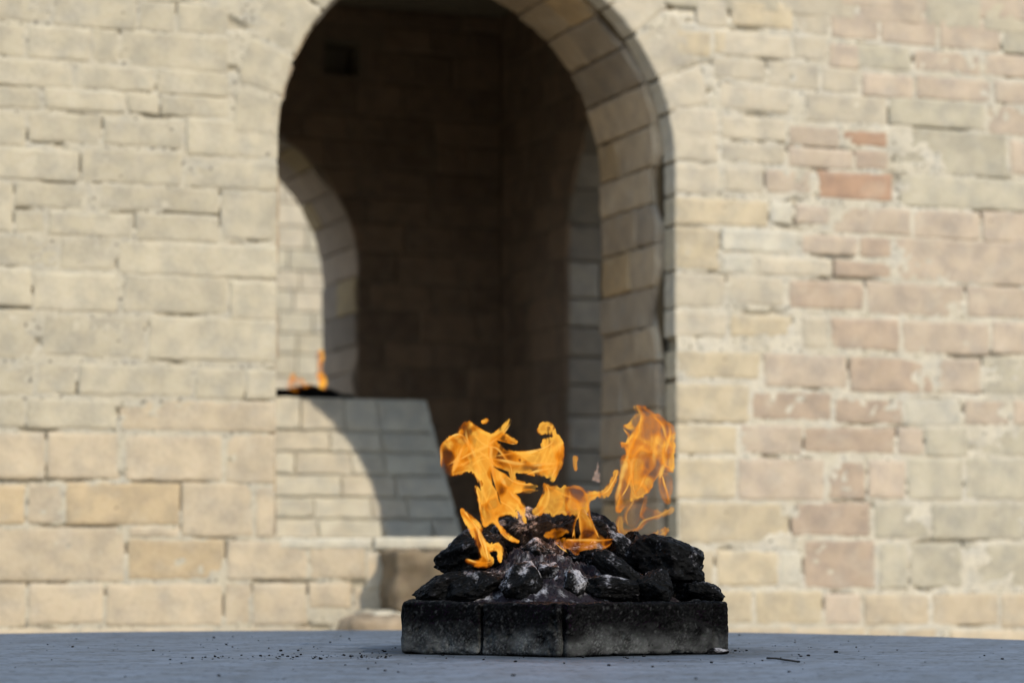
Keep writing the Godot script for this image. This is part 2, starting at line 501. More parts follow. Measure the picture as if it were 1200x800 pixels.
			if side > 0:
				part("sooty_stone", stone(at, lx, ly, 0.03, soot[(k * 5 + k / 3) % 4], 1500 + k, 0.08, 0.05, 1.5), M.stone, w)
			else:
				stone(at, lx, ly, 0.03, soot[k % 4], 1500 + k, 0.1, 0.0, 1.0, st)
		if side < 0:
			st.generate_normals()
			part("sooty_stonework", st.commit(), M.stone, w).set_meta("kind", "stuff")
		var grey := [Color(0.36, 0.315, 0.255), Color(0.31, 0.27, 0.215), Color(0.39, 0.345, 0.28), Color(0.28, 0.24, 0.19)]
		var j := 0
		for q in courses(-1.55, 0.0, FLOOR, SPRING, 0.24, 0.5, 61 + side):
			j += 1
			var q0: float = q[0]
			var q2: float = q[2]
			var lx: float = q[1] - q[0]
			var ly: float = q[3] - q[2]
			for e in [-1, 1]:
				var at := func(a: float, b: float, h: float) -> Vector3:
					return Vector3(CU + side * (IN_HALF - q0 - lx * a), q2 + ly * b, -3.56 + e * (1.14 - h))
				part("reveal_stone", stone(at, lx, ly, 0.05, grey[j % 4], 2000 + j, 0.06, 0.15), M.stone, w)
		for i in 13:
			var a0 := PI * i / 13.0 + 0.005
			var a1 := PI * (i + 1) / 13.0 - 0.005
			var at := func(a: float, b: float, h: float) -> Vector3:
				var g := lerpf(a0, a1, b)
				return Vector3(CU + side * (IN_HALF + 1.55 * a), SPRING + sin(g) * (1.14 + rise(sin(g)) - h), -3.56 + cos(g) * (1.14 + rise(sin(g)) - h))
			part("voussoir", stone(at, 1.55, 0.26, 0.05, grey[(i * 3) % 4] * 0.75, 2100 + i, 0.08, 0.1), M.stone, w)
	# the rest of the front, beyond what the photograph shows
	var rest := SurfaceTool.new()
	rest.begin(Mesh.PRIMITIVE_TRIANGLES)
	var n := 0
	for box in [[CU - 3.93, -2.9, 0.0, 6.4], [3.72, CU + 3.93, 0.0, 6.4], [-2.9, 3.72, 4.42, 6.4], [-2.9, 3.72, 0.0, 0.50]]:
		for q in courses(box[0], box[1], box[2], box[3], 0.22, 0.42, 71 + n):
			n += 1
			if opening_distance((q[0] + q[1]) / 2, (q[2] + q[3]) / 2, 1.42) < 0.0:
				continue
			var rr := rnd(n)
			stone(keep_out(flat_wall(q[0], q[2], q[1] - q[0], q[3] - q[2], Vector3.ZERO, Vector3.RIGHT, Vector3.BACK), 1.42), q[1] - q[0], q[3] - q[2], 0.045, tint_of("tcpg"[n % 4], rr), 3000 + n, 0.08, 0.3, 1.0, rest)
	rest.generate_normals()
	part("outer_stonework", rest.commit(), M.stone, pav).set_meta("kind", "stuff")


func niche_hit(q: Array) -> bool:
	return q[0] < 1.20 and q[1] > 0.82 and q[2] < 5.42 and q[3] > 5.10


func arch_bed() -> ArrayMesh:   # the packing behind the arch ring
	var st := SurfaceTool.new()
	st.begin(Mesh.PRIMITIVE_TRIANGLES)
	st.set_color(Color(0.42, 0.38, 0.29))
	for i in 33:
		var a := PI * i / 32.0
		for rad in [1.172, 1.47]:
			st.add_vertex(Vector3(CU + cos(a) * rad, SPRING + sin(a) * rad, -0.024))
	for i in 32:
		for v in [2 * i, 2 * i + 3, 2 * i + 1, 2 * i, 2 * i + 2, 2 * i + 3]:
			st.add_index(v)
	st.generate_normals()
	return st.commit()


func lining_bed(w0: float, w1: float, rad: float) -> ArrayMesh:   # mortar behind the stones of an arch passage
	var st := SurfaceTool.new()
	st.begin(Mesh.PRIMITIVE_TRIANGLES)
	st.set_color(Color(0.40, 0.34, 0.26))
	var line := arch_outline(rad)
	for p in line:
		for w in [w0, w1]:
			st.add_vertex(Vector3(CU + p.x, p.y, w))
	for i in line.size() - 1:
		for v in [2 * i, 2 * i + 3, 2 * i + 1, 2 * i, 2 * i + 2, 2 * i + 3]:
			st.add_index(v)
	st.generate_normals()
	return st.commit()


func add_lining(parent: Node3D, w0: float, w1: float, rad: float, s: int, tones: Array, dark: bool) -> void:
	var r := rnd(s)
	var lime := 0.05 if dark else 0.16
	for side in [-1, 1]:
		var v := FLOOR
		while v < SPRING - 0.02:
			var top := minf(SPRING, v + r.randf_range(0.20, 0.27))
			if SPRING - top < 0.1:
				top = SPRING
			var cut := [0.0, r.randf_range(0.35, 0.7), 1.0] if r.randf() < 0.55 else [0.0, 1.0]
			for c in cut.size() - 1:
				var c0: float = cut[c]
				var c1: float = cut[c + 1]
				var v0 := v + 0.004
				var v1 := top - 0.004
				var lx := (c1 - c0) * absf(w1 - w0) - 0.008
				var at := func(a: float, b: float, h: float) -> Vector3:
					var t := c0 + (c1 - c0) * a
					var f := maxf(0.0, 1.0 - t * 12.0)
					var wave := 0.09 * maxf(0.0, nz(6, 1.1, 3).get_noise_2d(lerpf(v0, v1, b), side * 5.0) + 0.12) * f * smoothstep(1.9, 2.9, lerpf(v0, v1, b))
					return Vector3(CU + side * (rad - h), lerpf(v0, v1, b), lerpf(w0, w1, t) - absf(wave) * 1.6)
				part("passage_stone", stone(at, lx, v1 - v0, 0.05, tones[r.randi() % 4] * r.randf_range(0.9, 1.1), s + int(v * 90) + c * 37 + side, 0.035, lime, 1.7), M.stone, parent)
			v = top
	var steps := 15
	for i in steps:
		var a0 := PI * i / steps + 0.004
		var a1 := PI * (i + 1) / steps - 0.004
		var cut := [0.0, r.randf_range(0.4, 0.7), 1.0] if r.randf() < 0.7 else [0.0, 1.0]
		for c in cut.size() - 1:
			var c0: float = cut[c]
			var c1: float = cut[c + 1]
			var at := func(a: float, b: float, h: float) -> Vector3:
				var t := c0 + (c1 - c0) * a
				var g := lerpf(a0, a1, b)
				var f := maxf(0.0, 1.0 - t * 12.0)
				var wave := 0.09 * maxf(0.0, nz(6, 1.1, 3).get_noise_2d(g * 1.2 + 20.0, 3.0) + 0.2) * f
				var rr := rad + rise(sin(g)) - h
				return Vector3(CU + cos(g) * rr, SPRING + sin(g) * rr, lerpf(w0, w1, t) - absf(wave) * 1.6)
			part("voussoir", stone(at, (c1 - c0) * absf(w1 - w0) - 0.006, (a1 - a0) * rad, 0.05, tones[r.randi() % 4] * r.randf_range(0.85, 1.15), s + 100 + i * 3 + c, 0.035, lime, 1.7), M.stone, parent)


# ---------------------------------------------------------------- the altar inside and the wall beyond
func build_inner_altar() -> void:
	var altar := Node3D.new()
	altar.name = "stone_altar"
	altar.transform = pav.transform
	add_child(altar)
	tag(altar, "squat tapering block altar of pale stones inside the pavilion, half in sun", "altar")
	const H := 0.935
	var core := SurfaceTool.new()
	core.begin(Mesh.PRIMITIVE_TRIANGLES)
	core.set_color(Color(0.53, 0.51, 0.435))
	var ring := func(half: float, v: float) -> Array:
		return [Vector3(CU - half, v, -3.42 + half), Vector3(CU + half, v, -3.42 + half), Vector3(CU + half, v, -3.42 - half), Vector3(CU - half, v, -3.42 - half)]
	var lo: Array = ring.call(0.782, FLOOR)
	var hi: Array = ring.call(0.582, FLOOR + H - 0.004)
	for i in 4:
		var i2 := (i + 1) % 4
		for p in [lo[i], hi[i], hi[i2], lo[i], hi[i2], lo[i2]]:
			core.add_vertex(p)
	for p in [hi[0], hi[3], hi[2], hi[0], hi[2], hi[1]]:
		core.add_vertex(p)
	core.generate_normals()
	part("core", core.commit(), M.stone, altar)
	var st := SurfaceTool.new()
	st.begin(Mesh.PRIMITIVE_TRIANGLES)
	var tones := [Color(0.59, 0.575, 0.495), Color(0.56, 0.55, 0.475), Color(0.61, 0.59, 0.505), Color(0.59, 0.555, 0.465)]
	for f in 4:
		var turn := Basis(Vector3.UP, f * PI / 2)
		var k := 0
		for q in courses(-1.0, 1.0, 0.0, H, 0.158, 0.50, 81 + f):
			k += 1
			var at := func(a: float, b: float, h: float) -> Vector3:
				var t: float = lerpf(q[2], q[3], b) / H
				var half := lerpf(0.80, 0.60, t)
				return Vector3(CU, FLOOR, -3.42) + turn * Vector3(lerpf(q[0], q[1], a) * half, t * H, half + h)
			var lx: float = (q[1] - q[0]) * 0.7
			if f == 0:
				part("stone_block", stone(at, lx, q[3] - q[2], 0.03, tones[(k * 7) % 4], 4000 + k, 0.035, 0.35, 1.7), M.stone, altar)
			else:
				stone(at, lx, q[3] - q[2], 0.03, tones[k % 4], 4100 + k + f * 50, 0.1, 0.3, 1.0, st)
	st.generate_normals()
	part("side_stonework", st.commit(), M.stone, altar).set_meta("kind", "stuff")
	# the small fire that burns on it
	var top := FLOOR + H
	var spots := [[-0.30, 0.10, 0.035, "low black coal at the far left of the inner altar's fire"], [-0.14, 0.13, 0.055, "largest dark coal in the middle of the inner altar's fire"], [0.02, 0.09, 0.04, "dark coal under the taller small flame on the inner altar"], [0.12, 0.06, 0.02, "small flat coal at the right end of the inner altar's fire"]]
	for i in spots.size():
		var q: Array = spots[i]
		var o := part("coal", rock(Vector3(q[1], q[2], 0.09), 60 + i, 0.0, 10), M.coal, self)
		o.transform = pav.transform * Transform3D(Basis(), Vector3(q[0], top + q[2] * 0.6, -2.96))
		tag(o, q[3], "coal", "coals on the altar inside the pavilion")
	var fire := Node3D.new()
	fire.name = "small_fire"
	fire.transform = pav.transform * Transform3D(Basis(), Vector3(0, top, -2.95))
	add_child(fire)
	tag(fire, "small orange flames on the altar inside the pavilion", "fire")
	var a := P([-0.07,0.03, -0.05,0.10, -0.075,0.16, -0.06,0.22, -0.085,0.28, -0.05,0.33, -0.03,0.27, -0.045,0.20, -0.03,0.16, -0.005,0.12, -0.02,0.04])
	var b := P([-0.28,0.03, -0.27,0.10, -0.24,0.17, -0.22,0.11, -0.18,0.14, -0.15,0.07, -0.12,0.10, -0.10,0.03])
	part("flame", flame(a, 0.04, 51, 0.9, 0.95, [], false, 0.005), M.flame, fire)
	part("flame", flame(b, 0.04, 52, 0.6, 0.6, [], false, 0.005), M.flame, fire)


# a blunt squared block with worn corners
func worn_block(size: Vector3, edge: float, s: int, tint: Color) -> ArrayMesh:
	var st := SurfaceTool.new()
	st.begin(Mesh.PRIMITIVE_TRIANGLES)
	var half := size / 2
	var inner := half - Vector3.ONE * edge
	var n_shape := nz(25, 5.0, 4)
	var n_tone := nz(26, 6.0, 4)
	var count := 0
	for axis in 3:
		for sgn in [-1.0, 1.0]:
			var b: int = (axis + 1) % 3
			var c: int = (axis + 2) % 3
			var nb := int(maxf(8, size[b] / 0.02))
			var nc := int(maxf(8, size[c] / 0.02))
			for j in nc + 1:
				for i in nb + 1:
					var p := Vector3.ZERO
					p[axis] = half[axis] * sgn
					p[b] = lerpf(-half[b], half[b], float(i) / nb)
					p[c] = lerpf(-half[c], half[c], float(j) / nc)
					var q := p.clamp(-inner, inner)
					var d := (p - q).normalized()
					var o := p + Vector3(s * 2.3, s * 5.1, 0)
					p = q + d * (edge + 0.035 * n_shape.get_noise_3dv(o))
					var col := tint * (1.0 + 0.5 * n_tone.get_noise_3dv(o))
					col.a = 1.0
					st.set_color(col)
					st.set_smooth_group(0)
					st.add_vertex(p)
			for j in nc:
				for i in nb:
					var k := count + j * (nb + 1) + i
					var quad := [k, k + nb + 1, k + nb + 2, k, k + nb + 2, k + 1] if sgn > 0 else [k, k + 1, k + nb + 2, k, k + nb + 2, k + nb + 1]
					for v in quad:
						st.add_index(v)
			count += (nb + 1) * (nc + 1)
	st.generate_normals()
	return st.commit()


func build_steps() -> void:
	var rows := [
		["step_block", Vector3(1.25, 0.325, 0.33), Vector3(0.075, 1.158, 0.17), Color(0.175, 0.135, 0.088), "thick brown worn step block under the pavilion's threshold"],
		["step_slab", Vector3(1.72, 0.99, 0.40), Vector3(0.17, 0.50, 0.205), Color(0.50, 0.45, 0.345), "pale sunlit step slab under the thick brown step block"],
		["rough_stone", Vector3(0.385, 0.97, 0.30), Vector3(-0.73, 0.495, 0.57), Color(0.30, 0.235, 0.16), "smaller rounded brown stone at the lower left of the steps"]]
	for i in rows.size():
		var q: Array = rows[i]
		var o := part(q[0], worn_block(q[1], [0.025, 0.02, 0.06][i], 5 + i, q[3]), M.stone, self)
		o.transform = pav.transform * Transform3D(Basis(), q[2])
		tag(o, q[4], "step" if i < 2 else "stone")


func build_far_wall() -> void:
	var wall := Node3D.new()
	wall.name = "courtyard_wall"
	wall.transform = pav.transform * Transform3D(Basis(), Vector3(0, 0, -17.0))
	add_child(wall)
	tag(wall, "sunlit pale stone courtyard wall seen through the pavilion's rear arch", "wall")
	var base := BoxMesh.new()
	base.size = Vector3(26, 7.0, 0.6)
	var core := part("core", base, M.core, wall)
	core.position = Vector3(3, 3.5, -0.33)
	var rest := SurfaceTool.new()
	rest.begin(Mesh.PRIMITIVE_TRIANGLES)
	var k := 0
	for q in courses(0.4, 7.4, 0.0, 7.0, 0.25, 0.46, 91):
		k += 1
		var r := rnd(k)
		var at := flat_wall(q[0], q[2], q[1] - q[0], q[3] - q[2], Vector3.ZERO, Vector3.RIGHT, Vector3.BACK)
		var tone := tint_of("ggtc"[r.randi() % 4], r)
		if q[0] > 2.4 and q[1] < 4.5 and q[2] > 2.6 and q[3] < 6.4:
			part("stone_block", stone(at, q[1] - q[0], q[3] - q[2], 0.04, tone, 5000 + k, 0.08, 0.4), M.stone, wall)
		else:
			stone(at, q[1] - q[0], q[3] - q[2], 0.04, tone, 5000 + k, 0.2, 0.4, 1.0, rest)
	rest.generate_normals()
	part("outer_stonework", rest.commit(), M.stone, wall).set_meta("kind", "stuff")


# ---------------------------------------------------------------- the round table and the fire bowl
func build_table() -> void:
	var st := SurfaceTool.new()
	st.begin(Mesh.PRIMITIVE_TRIANGLES)
	var n := 160
	var nn := nz(14, 0.9, 2)
	var nt := nz(15, 1.4, 4)
	var rad := PackedFloat32Array([0.0, 0.2, 0.4, 0.5, 0.6, 0.7, 0.8, 0.9, 1.0, 1.1, 1.2, 1.3, 1.4, 1.5, 1.6, 1.7, 1.8, 1.9, 2.0, 2.1, 2.2, 2.3, 2.40, 2.475, 2.492, 2.50, 2.50, 2.49, 2.40])
	var hgt := PackedFloat32Array([0.0, 0.0, 0.0, 0.0, 0.0, 0.0, 0.0, 0.0, 0.0, 0.0, 0.0, 0.0, 0.0, 0.0, 0.0, 0.0, 0.0, 0.0, 0.0, 0.0, 0.0, 0.0, -0.001, -0.004, -0.012, -0.026, -0.16, -0.18, -0.185])
	for j in rad.size():
		for i in n + 1:
			var a := TAU * (i % n) / n
			var w := 1.0 + 0.012 * nn.get_noise_2d(cos(a) * 2.0, sin(a) * 2.0)
			var x := sin(a) * rad[j] * w
			var z := cos(a) * rad[j] * w
			st.set_smooth_group(0)
			var near := Vector2(x - 0.537, (z + 0.04) * 0.85).length() + 0.22 * nt.get_noise_2d(x * 2.0 + 8.0, z * 2.0)
			var soot := smoothstep(0.80, 0.48, near) * 0.5
			st.set_color(Color.WHITE * (1.0 + 0.22 * nt.get_noise_2d(x, z) + 0.18 * nt.get_noise_2d(x * 5.0, z * 5.0)) * (1.0 - soot))
			st.add_vertex(Vector3(x, 1.0 + hgt[j] + 0.0016 * nt.get_noise_2d(x * 3.0, z * 3.0), z))
	for j in rad.size() - 1:
		for i in n:
			var k := j * (n + 1) + i
			for v in [k, k + 1, k + n + 2, k, k + n + 2, k + n + 1]:
				st.add_index(v)
	st.generate_normals()
	var table := Node3D.new()
	table.name = "round_hearth_table"
	table.position = Vector3(-0.40, 0, -7.40)
	add_child(table)
	tag(table, "broad round blue-grey stone slab that carries the burning fire bowl", "hearth")
	part("slab", st.commit(), M.slab, table)
	var drum := CylinderMesh.new()
	drum.top_radius = 2.1
	drum.bottom_radius = 2.2
	drum.height = 0.83
	drum.radial_segments = 96
	var d := part("drum", drum, M.core, table)
	d.position.y = 0.415


func rounded_box(size: Vector3, edge: float, step: float, rough: float, s: int) -> ArrayMesh:
	var st := SurfaceTool.new()
	st.begin(Mesh.PRIMITIVE_TRIANGLES)
	var half := size / 2
	var inner := half - Vector3.ONE * edge
	var n_shape := nz(21, 9.0, 3)
	var n_speck := nz(22, 120.0, 2)
	var n_grey := nz(23, 7.0, 3)
	var n_fine := nz(24, 45.0, 3)
	var count := 0
	for axis in 3:
		for sgn in [-1.0, 1.0]:
			var ax: int = axis
			var b: int = (axis + 1) % 3
			var c: int = (axis + 2) % 3
			var nb := int(maxf(4, size[b] / step))
			var nc := int(maxf(4, size[c] / step))
			for j in nc + 1:
				for i in nb + 1:
					var p := Vector3.ZERO
					p[ax] = half[ax] * sgn
					p[b] = lerpf(-half[b], half[b], float(i) / nb)
					p[c] = lerpf(-half[c], half[c], float(j) / nc)
					var q := p.clamp(-inner, inner)
					var d := (p - q).normalized()
					p = q + d * edge
					var o := p + Vector3(s * 3.7, s * 1.3, 0)
					p += d * (n_shape.get_noise_3dv(o) * 0.006 + n_fine.get_noise_3dv(o) * 0.0022 - clampf(n_shape.get_noise_3dv(o * 1.9) - 0.25, 0.0, 1.0) * 0.018) * rough
					# soot black with grey specks and blotches, greyer towards the foot
					var low := smoothstep(0.02, -0.06, p.y + 0.025 * n_grey.get_noise_3dv(o + Vector3.ONE * 9.0))
					var grey_mix := smoothstep(0.02, 0.5, n_speck.get_noise_3dv(o)) * (0.04 + 0.30 * low) * clampf(0.5 + 1.3 * n_grey.get_noise_3dv(o), 0.1, 1.2)
					grey_mix += low * 0.40 * clampf(0.5 + n_grey.get_noise_3dv(o * 1.4), 0.0, 1.0) + smoothstep(0.36, 0.5, n_fine.get_noise_3dv(o + Vector3.ONE * 5.0)) * 0.12
					var col := Color(0.0035, 0.0033, 0.0035).lerp(Color(0.15, 0.155, 0.15), clampf(grey_mix, 0.0, 0.85))
					st.set_color(col)
					st.set_smooth_group(0)
					st.add_vertex(p)
			for j in nc:
				for i in nb:
					var k := count + j * (nb + 1) + i
					var quad := [k, k + nb + 1, k + nb + 2, k, k + nb + 2, k + 1] if sgn > 0 else [k, k + 1, k + nb + 2, k, k + nb + 2, k + nb + 1]
					for v in quad:
						st.add_index(v)
			count += (nb + 1) * (nc + 1)
	st.generate_normals()
	return st.commit()


const TRAY := Vector3(0.137, 1.0, -7.44)
const TRAY_R := 0.514


func build_tray() -> void:
	var tray := Node3D.new()
	tray.name = "fire_bowl"
	tray.position = TRAY
	add_child(tray)
	tag(tray, "low six-sided ring of sooty black blocks holding the coals and flames", "fire bowl")
	var s := 0
	for f in 6:
		var a0 := deg_to_rad(-60.0 + 60.0 * f)
		var a1 := a0 + deg_to_rad(60.0)
		var p0 := Vector3(sin(a0), 0, cos(a0)) * TRAY_R
		var p1 := Vector3(sin(a1), 0, cos(a1)) * TRAY_R
		var along := (p1 - p0).normalized()
		var out := Vector3(-along.z, 0, along.x) * -1.0
		if out.dot(p0 + p1) < 0:
			out = -out
		var l := p0.distance_to(p1)
		var cuts: Array = [[0.0, 0.485], [0.500, 0.976]]
		if f == 1:
			cuts = [[0.026, 0.955]]
		for c in cuts:
			s += 1
			var size := Vector3(l * (c[1] - c[0]), 0.142, 0.085)
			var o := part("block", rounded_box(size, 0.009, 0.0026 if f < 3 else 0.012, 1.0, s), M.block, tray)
			var nudge := 0.022 if f == 2 and s % 2 == 0 else 0.0
			o.transform = Transform3D(Basis(along, Vector3.UP, out), p0 + along * l * (c[0] + c[1]) / 2 + out * (nudge - 0.0425) + Vector3(0, 0.074, 0))
			if f == 0:
				o.rotate_object_local(Vector3(0, 0, 1), [0.012, -0.006][s % 2])
				o.rotate_object_local(Vector3(0, 1, 0), [-0.03, 0.025][s % 2])
	var foot := part("packing_lump", rock(Vector3(0.035, 0.012, 0.02), 77, 0.35, 12), M.coal, tray)
	foot.position = Vector3(0.43, 0.008, 0.27)
	# the thin black bed under the blocks
	var bed := CylinderMesh.new()
	bed.top_radius = 0.485
	bed.bottom_radius = 0.492
	bed.height = 0.008
	bed.radial_segments = 6
	var o2 := part("soot_bed", bed, M.black, tray)
	o2.position.y = 0.0045


# a burnt stone: a blunt polyhedron with rough faces
func rock(size: Vector3, s: int, ash: float, res: int) -> ArrayMesh:
	var r := rnd(s)
	var planes := []
	for i in 15:
		var d := Vector3(r.randfn(), r.randfn(), r.randfn()).normalized()
		planes.append([d, r.randf_range(0.70, 0.98)])
	var st := SurfaceTool.new()
	st.begin(Mesh.PRIMITIVE_TRIANGLES)
	var n_big := nz(31, 1.3, 3)
	var n_mid := nz(32, 5.0, 4)
	var n_ash := nz(33, 14.0, 3)
	var n_dot := nz(34, 110.0, 2)
	var off := Vector3(s * 11.3, s * 3.1, s * 7.7)
	var count := 0
	for axis in 3:
		for sgn in [-1.0, 1.0]:
			for j in res + 1:
				for i in res + 1:
					var p := Vector3.ZERO
					p[axis] = sgn
					p[(axis + 1) % 3] = tan(lerpf(-PI / 4, PI / 4, float(i) / res))
					p[(axis + 2) % 3] = tan(lerpf(-PI / 4, PI / 4, float(j) / res))
					var d := p.normalized()
					var rad := 1.06
					for q in planes:
						var dot: float = d.dot(q[0])
						if dot > 0.2:
							rad = minf(rad, q[1] / dot)
					rad *= 1.0 + 0.16 * n_big.get_noise_3dv(d * 1.2 + off) + 0.05 * n_mid.get_noise_3dv(d * 0.6 + off) + 0.018 * n_mid.get_noise_3dv(d * 2.6 + off)
					var v := d * rad * size
					var dust := ash * 1.5 - 0.75 + 0.9 * n_ash.get_noise_3dv(v * 1.2 + off) + 0.55 * d.y + 0.35 * n_mid.get_noise_3dv(d * 1.5 + off * 2.0)
					dust += 0.30 * n_dot.get_noise_3dv(v + off)
					var c := Color(0.0045, 0.0045, 0.005).lerp(Color(0.36, 0.35, 0.365), smoothstep(-0.12, 0.55, dust) * 0.9)
					var glint := smoothstep(0.42, 0.62, n_dot.get_noise_3dv(v * 0.8 + off * 3.0))
					c = c.lerp(Color(0.22, 0.22, 0.23), glint * 0.12)
					st.set_color(c)
					st.set_smooth_group(0)
					st.add_vertex(v)
			for j in res:
				for i in res:
					var k := count + j * (res + 1) + i
					var quad := [k, k + res + 1, k + res + 2, k, k + res + 2, k + 1] if sgn > 0 else [k, k + 1, k + res + 2, k, k + res + 2, k + res + 1]
					for v in quad:
						st.add_index(v)
			count += (res + 1) * (res + 1)
	st.generate_normals()
	return st.commit()


func build_coals() -> void:
	# ash bed, a rough grey mound inside the ring
	var st := SurfaceTool.new()
	st.begin(Mesh.PRIMITIVE_TRIANGLES)
	var nr := 120
	var na := 420
	var n1 := nz(41, 6.0, 4)
	var n2 := nz(42, 30.0, 4)
	var n3 := nz(43, 110.0, 2)
	for j in nr + 1:
		for i in na + 1:
			var a := TAU * (i % na) / na
			var reach := 0.362 / cos(wrapf(a, 0.0, PI / 3.0) - PI / 6.0)
			var rad := reach * j / nr
			var x := sin(a) * rad
			var z := cos(a) * rad
			var t := minf(1.0, rad / reach)
			var h := 0.128 + 0.17 * pow(1.0 - t * t, 1.2) + (0.045 * n1.get_noise_2d(x, z) + 0.022 * n2.get_noise_2d(x, z) + 0.005 * n3.get_noise_2d(x, z)) * (1.0 - t * t * t)
			var pale := 0.5 + 0.8 * n1.get_noise_2d(x * 1.5 + 7.0, z * 1.5) + 0.9 * n2.get_noise_2d(x + 3.0, z) + 0.4 * n3.get_noise_2d(x, z + 5.0)
			st.set_color(Color(0.02, 0.019, 0.02).lerp(Color(0.36, 0.345, 0.36), smoothstep(0.6, 1.5, pale)))
			st.set_smooth_group(0)
			st.add_vertex(Vector3(x, h, z))
	for j in nr:
		for i in na:
			var k := j * (na + 1) + i
			for v in [k, k + 1, k + na + 2, k, k + na + 2, k + na + 1]:
				st.add_index(v)
	st.generate_normals()
	var ash := part("ash", st.commit(), M.coal, self)
	ash.position = TRAY
	tag(ash, "pale grey ash heaped among the coals in the black ring", "ash", "", "stuff")
	var rows := [
		[Vector3(-0.120,1.272,-7.400), Vector2(0.104,0.059), 18, 3, 0.02, "large rounded black coal overhanging at the heap's upper left"],
		[Vector3(-0.170,1.177,-7.300), Vector2(0.112,0.044), 10, 5, 0.02, "long low black coal wedged on the ring's left rim"],
		[Vector3(-0.084,1.222,-7.460), Vector2(0.082,0.099), 0, 7, 0.05, "dark coal between the two left-hand coals, under the lowest flame"],
		[Vector3(0.043,1.322,-7.550), Vector2(0.091,0.073), 10, 11, 0.14, "jagged ash-edged coal below the tallest left flame"],
		[Vector3(0.222,1.348,-7.600), Vector2(0.096,0.058), -8, 13, 0.08, "broad black coal at the back, behind the middle flame"],
		[Vector3(0.033,1.190,-7.200), Vector2(0.072,0.055), 12, 17, 0.22, "pointed pyramid coal on the front rim, left of centre"],
		[Vector3(0.108,1.214,-7.240), Vector2(0.053,0.043), -20, 19, 0.45, "ash-coated grey slab of coal beside the pointed front coal"],
		[Vector3(0.124,1.176,-7.170), Vector2(0.031,0.038), 5, 23, 0.25, "small narrow coal wedged just right of the pointed coal"],
		[Vector3(0.171,1.181,-7.150), Vector2(0.041,0.043), 10, 29, 0.40, "small coal with white ash edges at the middle of the front rim"],
		[Vector3(0.307,1.216,-7.220), Vector2(0.091,0.041), -36, 31, 0.06, "long smooth coal slanting down to the right in front"],
		[Vector3(0.285,1.176,-7.160), Vector2(0.076,0.036), -4, 37, 0.20, "low cracked coal lying along the front rim under the slanting coal"],
		[Vector3(0.400,1.186,-7.170), Vector2(0.048,0.045), -10, 41, 0.03, "rounded triangular coal at the right of the front rim"],
		[Vector3(0.453,1.252,-7.300), Vector2(0.107,0.061), -22, 43, 0.05, "biggest coal, long and black, sloping down at the heap's right"],
		[Vector3(0.544,1.171,-7.250), Vector2(0.046,0.024), -14, 47, 0.10, "small flat coal at the far right end of the ring"],
		[Vector3(0.350,1.326,-7.420), Vector2(0.025,0.019), 0, 53, 0.05, "tiny spiky coal tip under the right flame"],
		[Vector3(0.073,1.271,-7.360), Vector2(0.061,0.049), 0, 59, 0.20, "black coal in the heap's middle, above the pointed coal"],
		[Vector3(0.224,1.264,-7.340), Vector2(0.066,0.039), -5, 61, 0.22, "cracked coal under the middle flame's base, dusted with ash"],
		[Vector3(0.329,1.281,-7.340), Vector2(0.073,0.029), -42, 67, 0.35, "ash-streaked narrow coal leaning against the biggest coal"],
		[Vector3(0.116,1.308,-7.750), Vector2(0.142,0.077), 0, 71, 0.10, "wide coal hidden deep at the back of the heap"],
		[Vector3(0.375,1.272,-7.620), Vector2(0.079,0.056), -10, 73, 0.10, "dark coal behind the biggest coal's upper end"],
		[Vector3(-0.096,1.180,-7.240), Vector2(0.075,0.043), 6, 79, 0.06, "coal on the rim under the large overhanging left coal"],
		[Vector3(0.478,1.175,-7.320), Vector2(0.068,0.037), 6, 83, 0.25, "greyish low coal tucked under the biggest coal at the right rim"]
	]
	for q in rows:
		var size: Vector2 = q[1]
		var res := 40 if q[0].z > -7.5 else 28
		var o := part("coal", rock(Vector3(size.x * 1.12, size.y * 1.14, minf(size.x, size.y * 1.5) * 1.05), q[3], q[4], res), M.coal, self)
		o.position = q[0]
		o.rotation_degrees.z = q[2]
		tag(o, q[5], "coal", "coals heaped in the black ring")


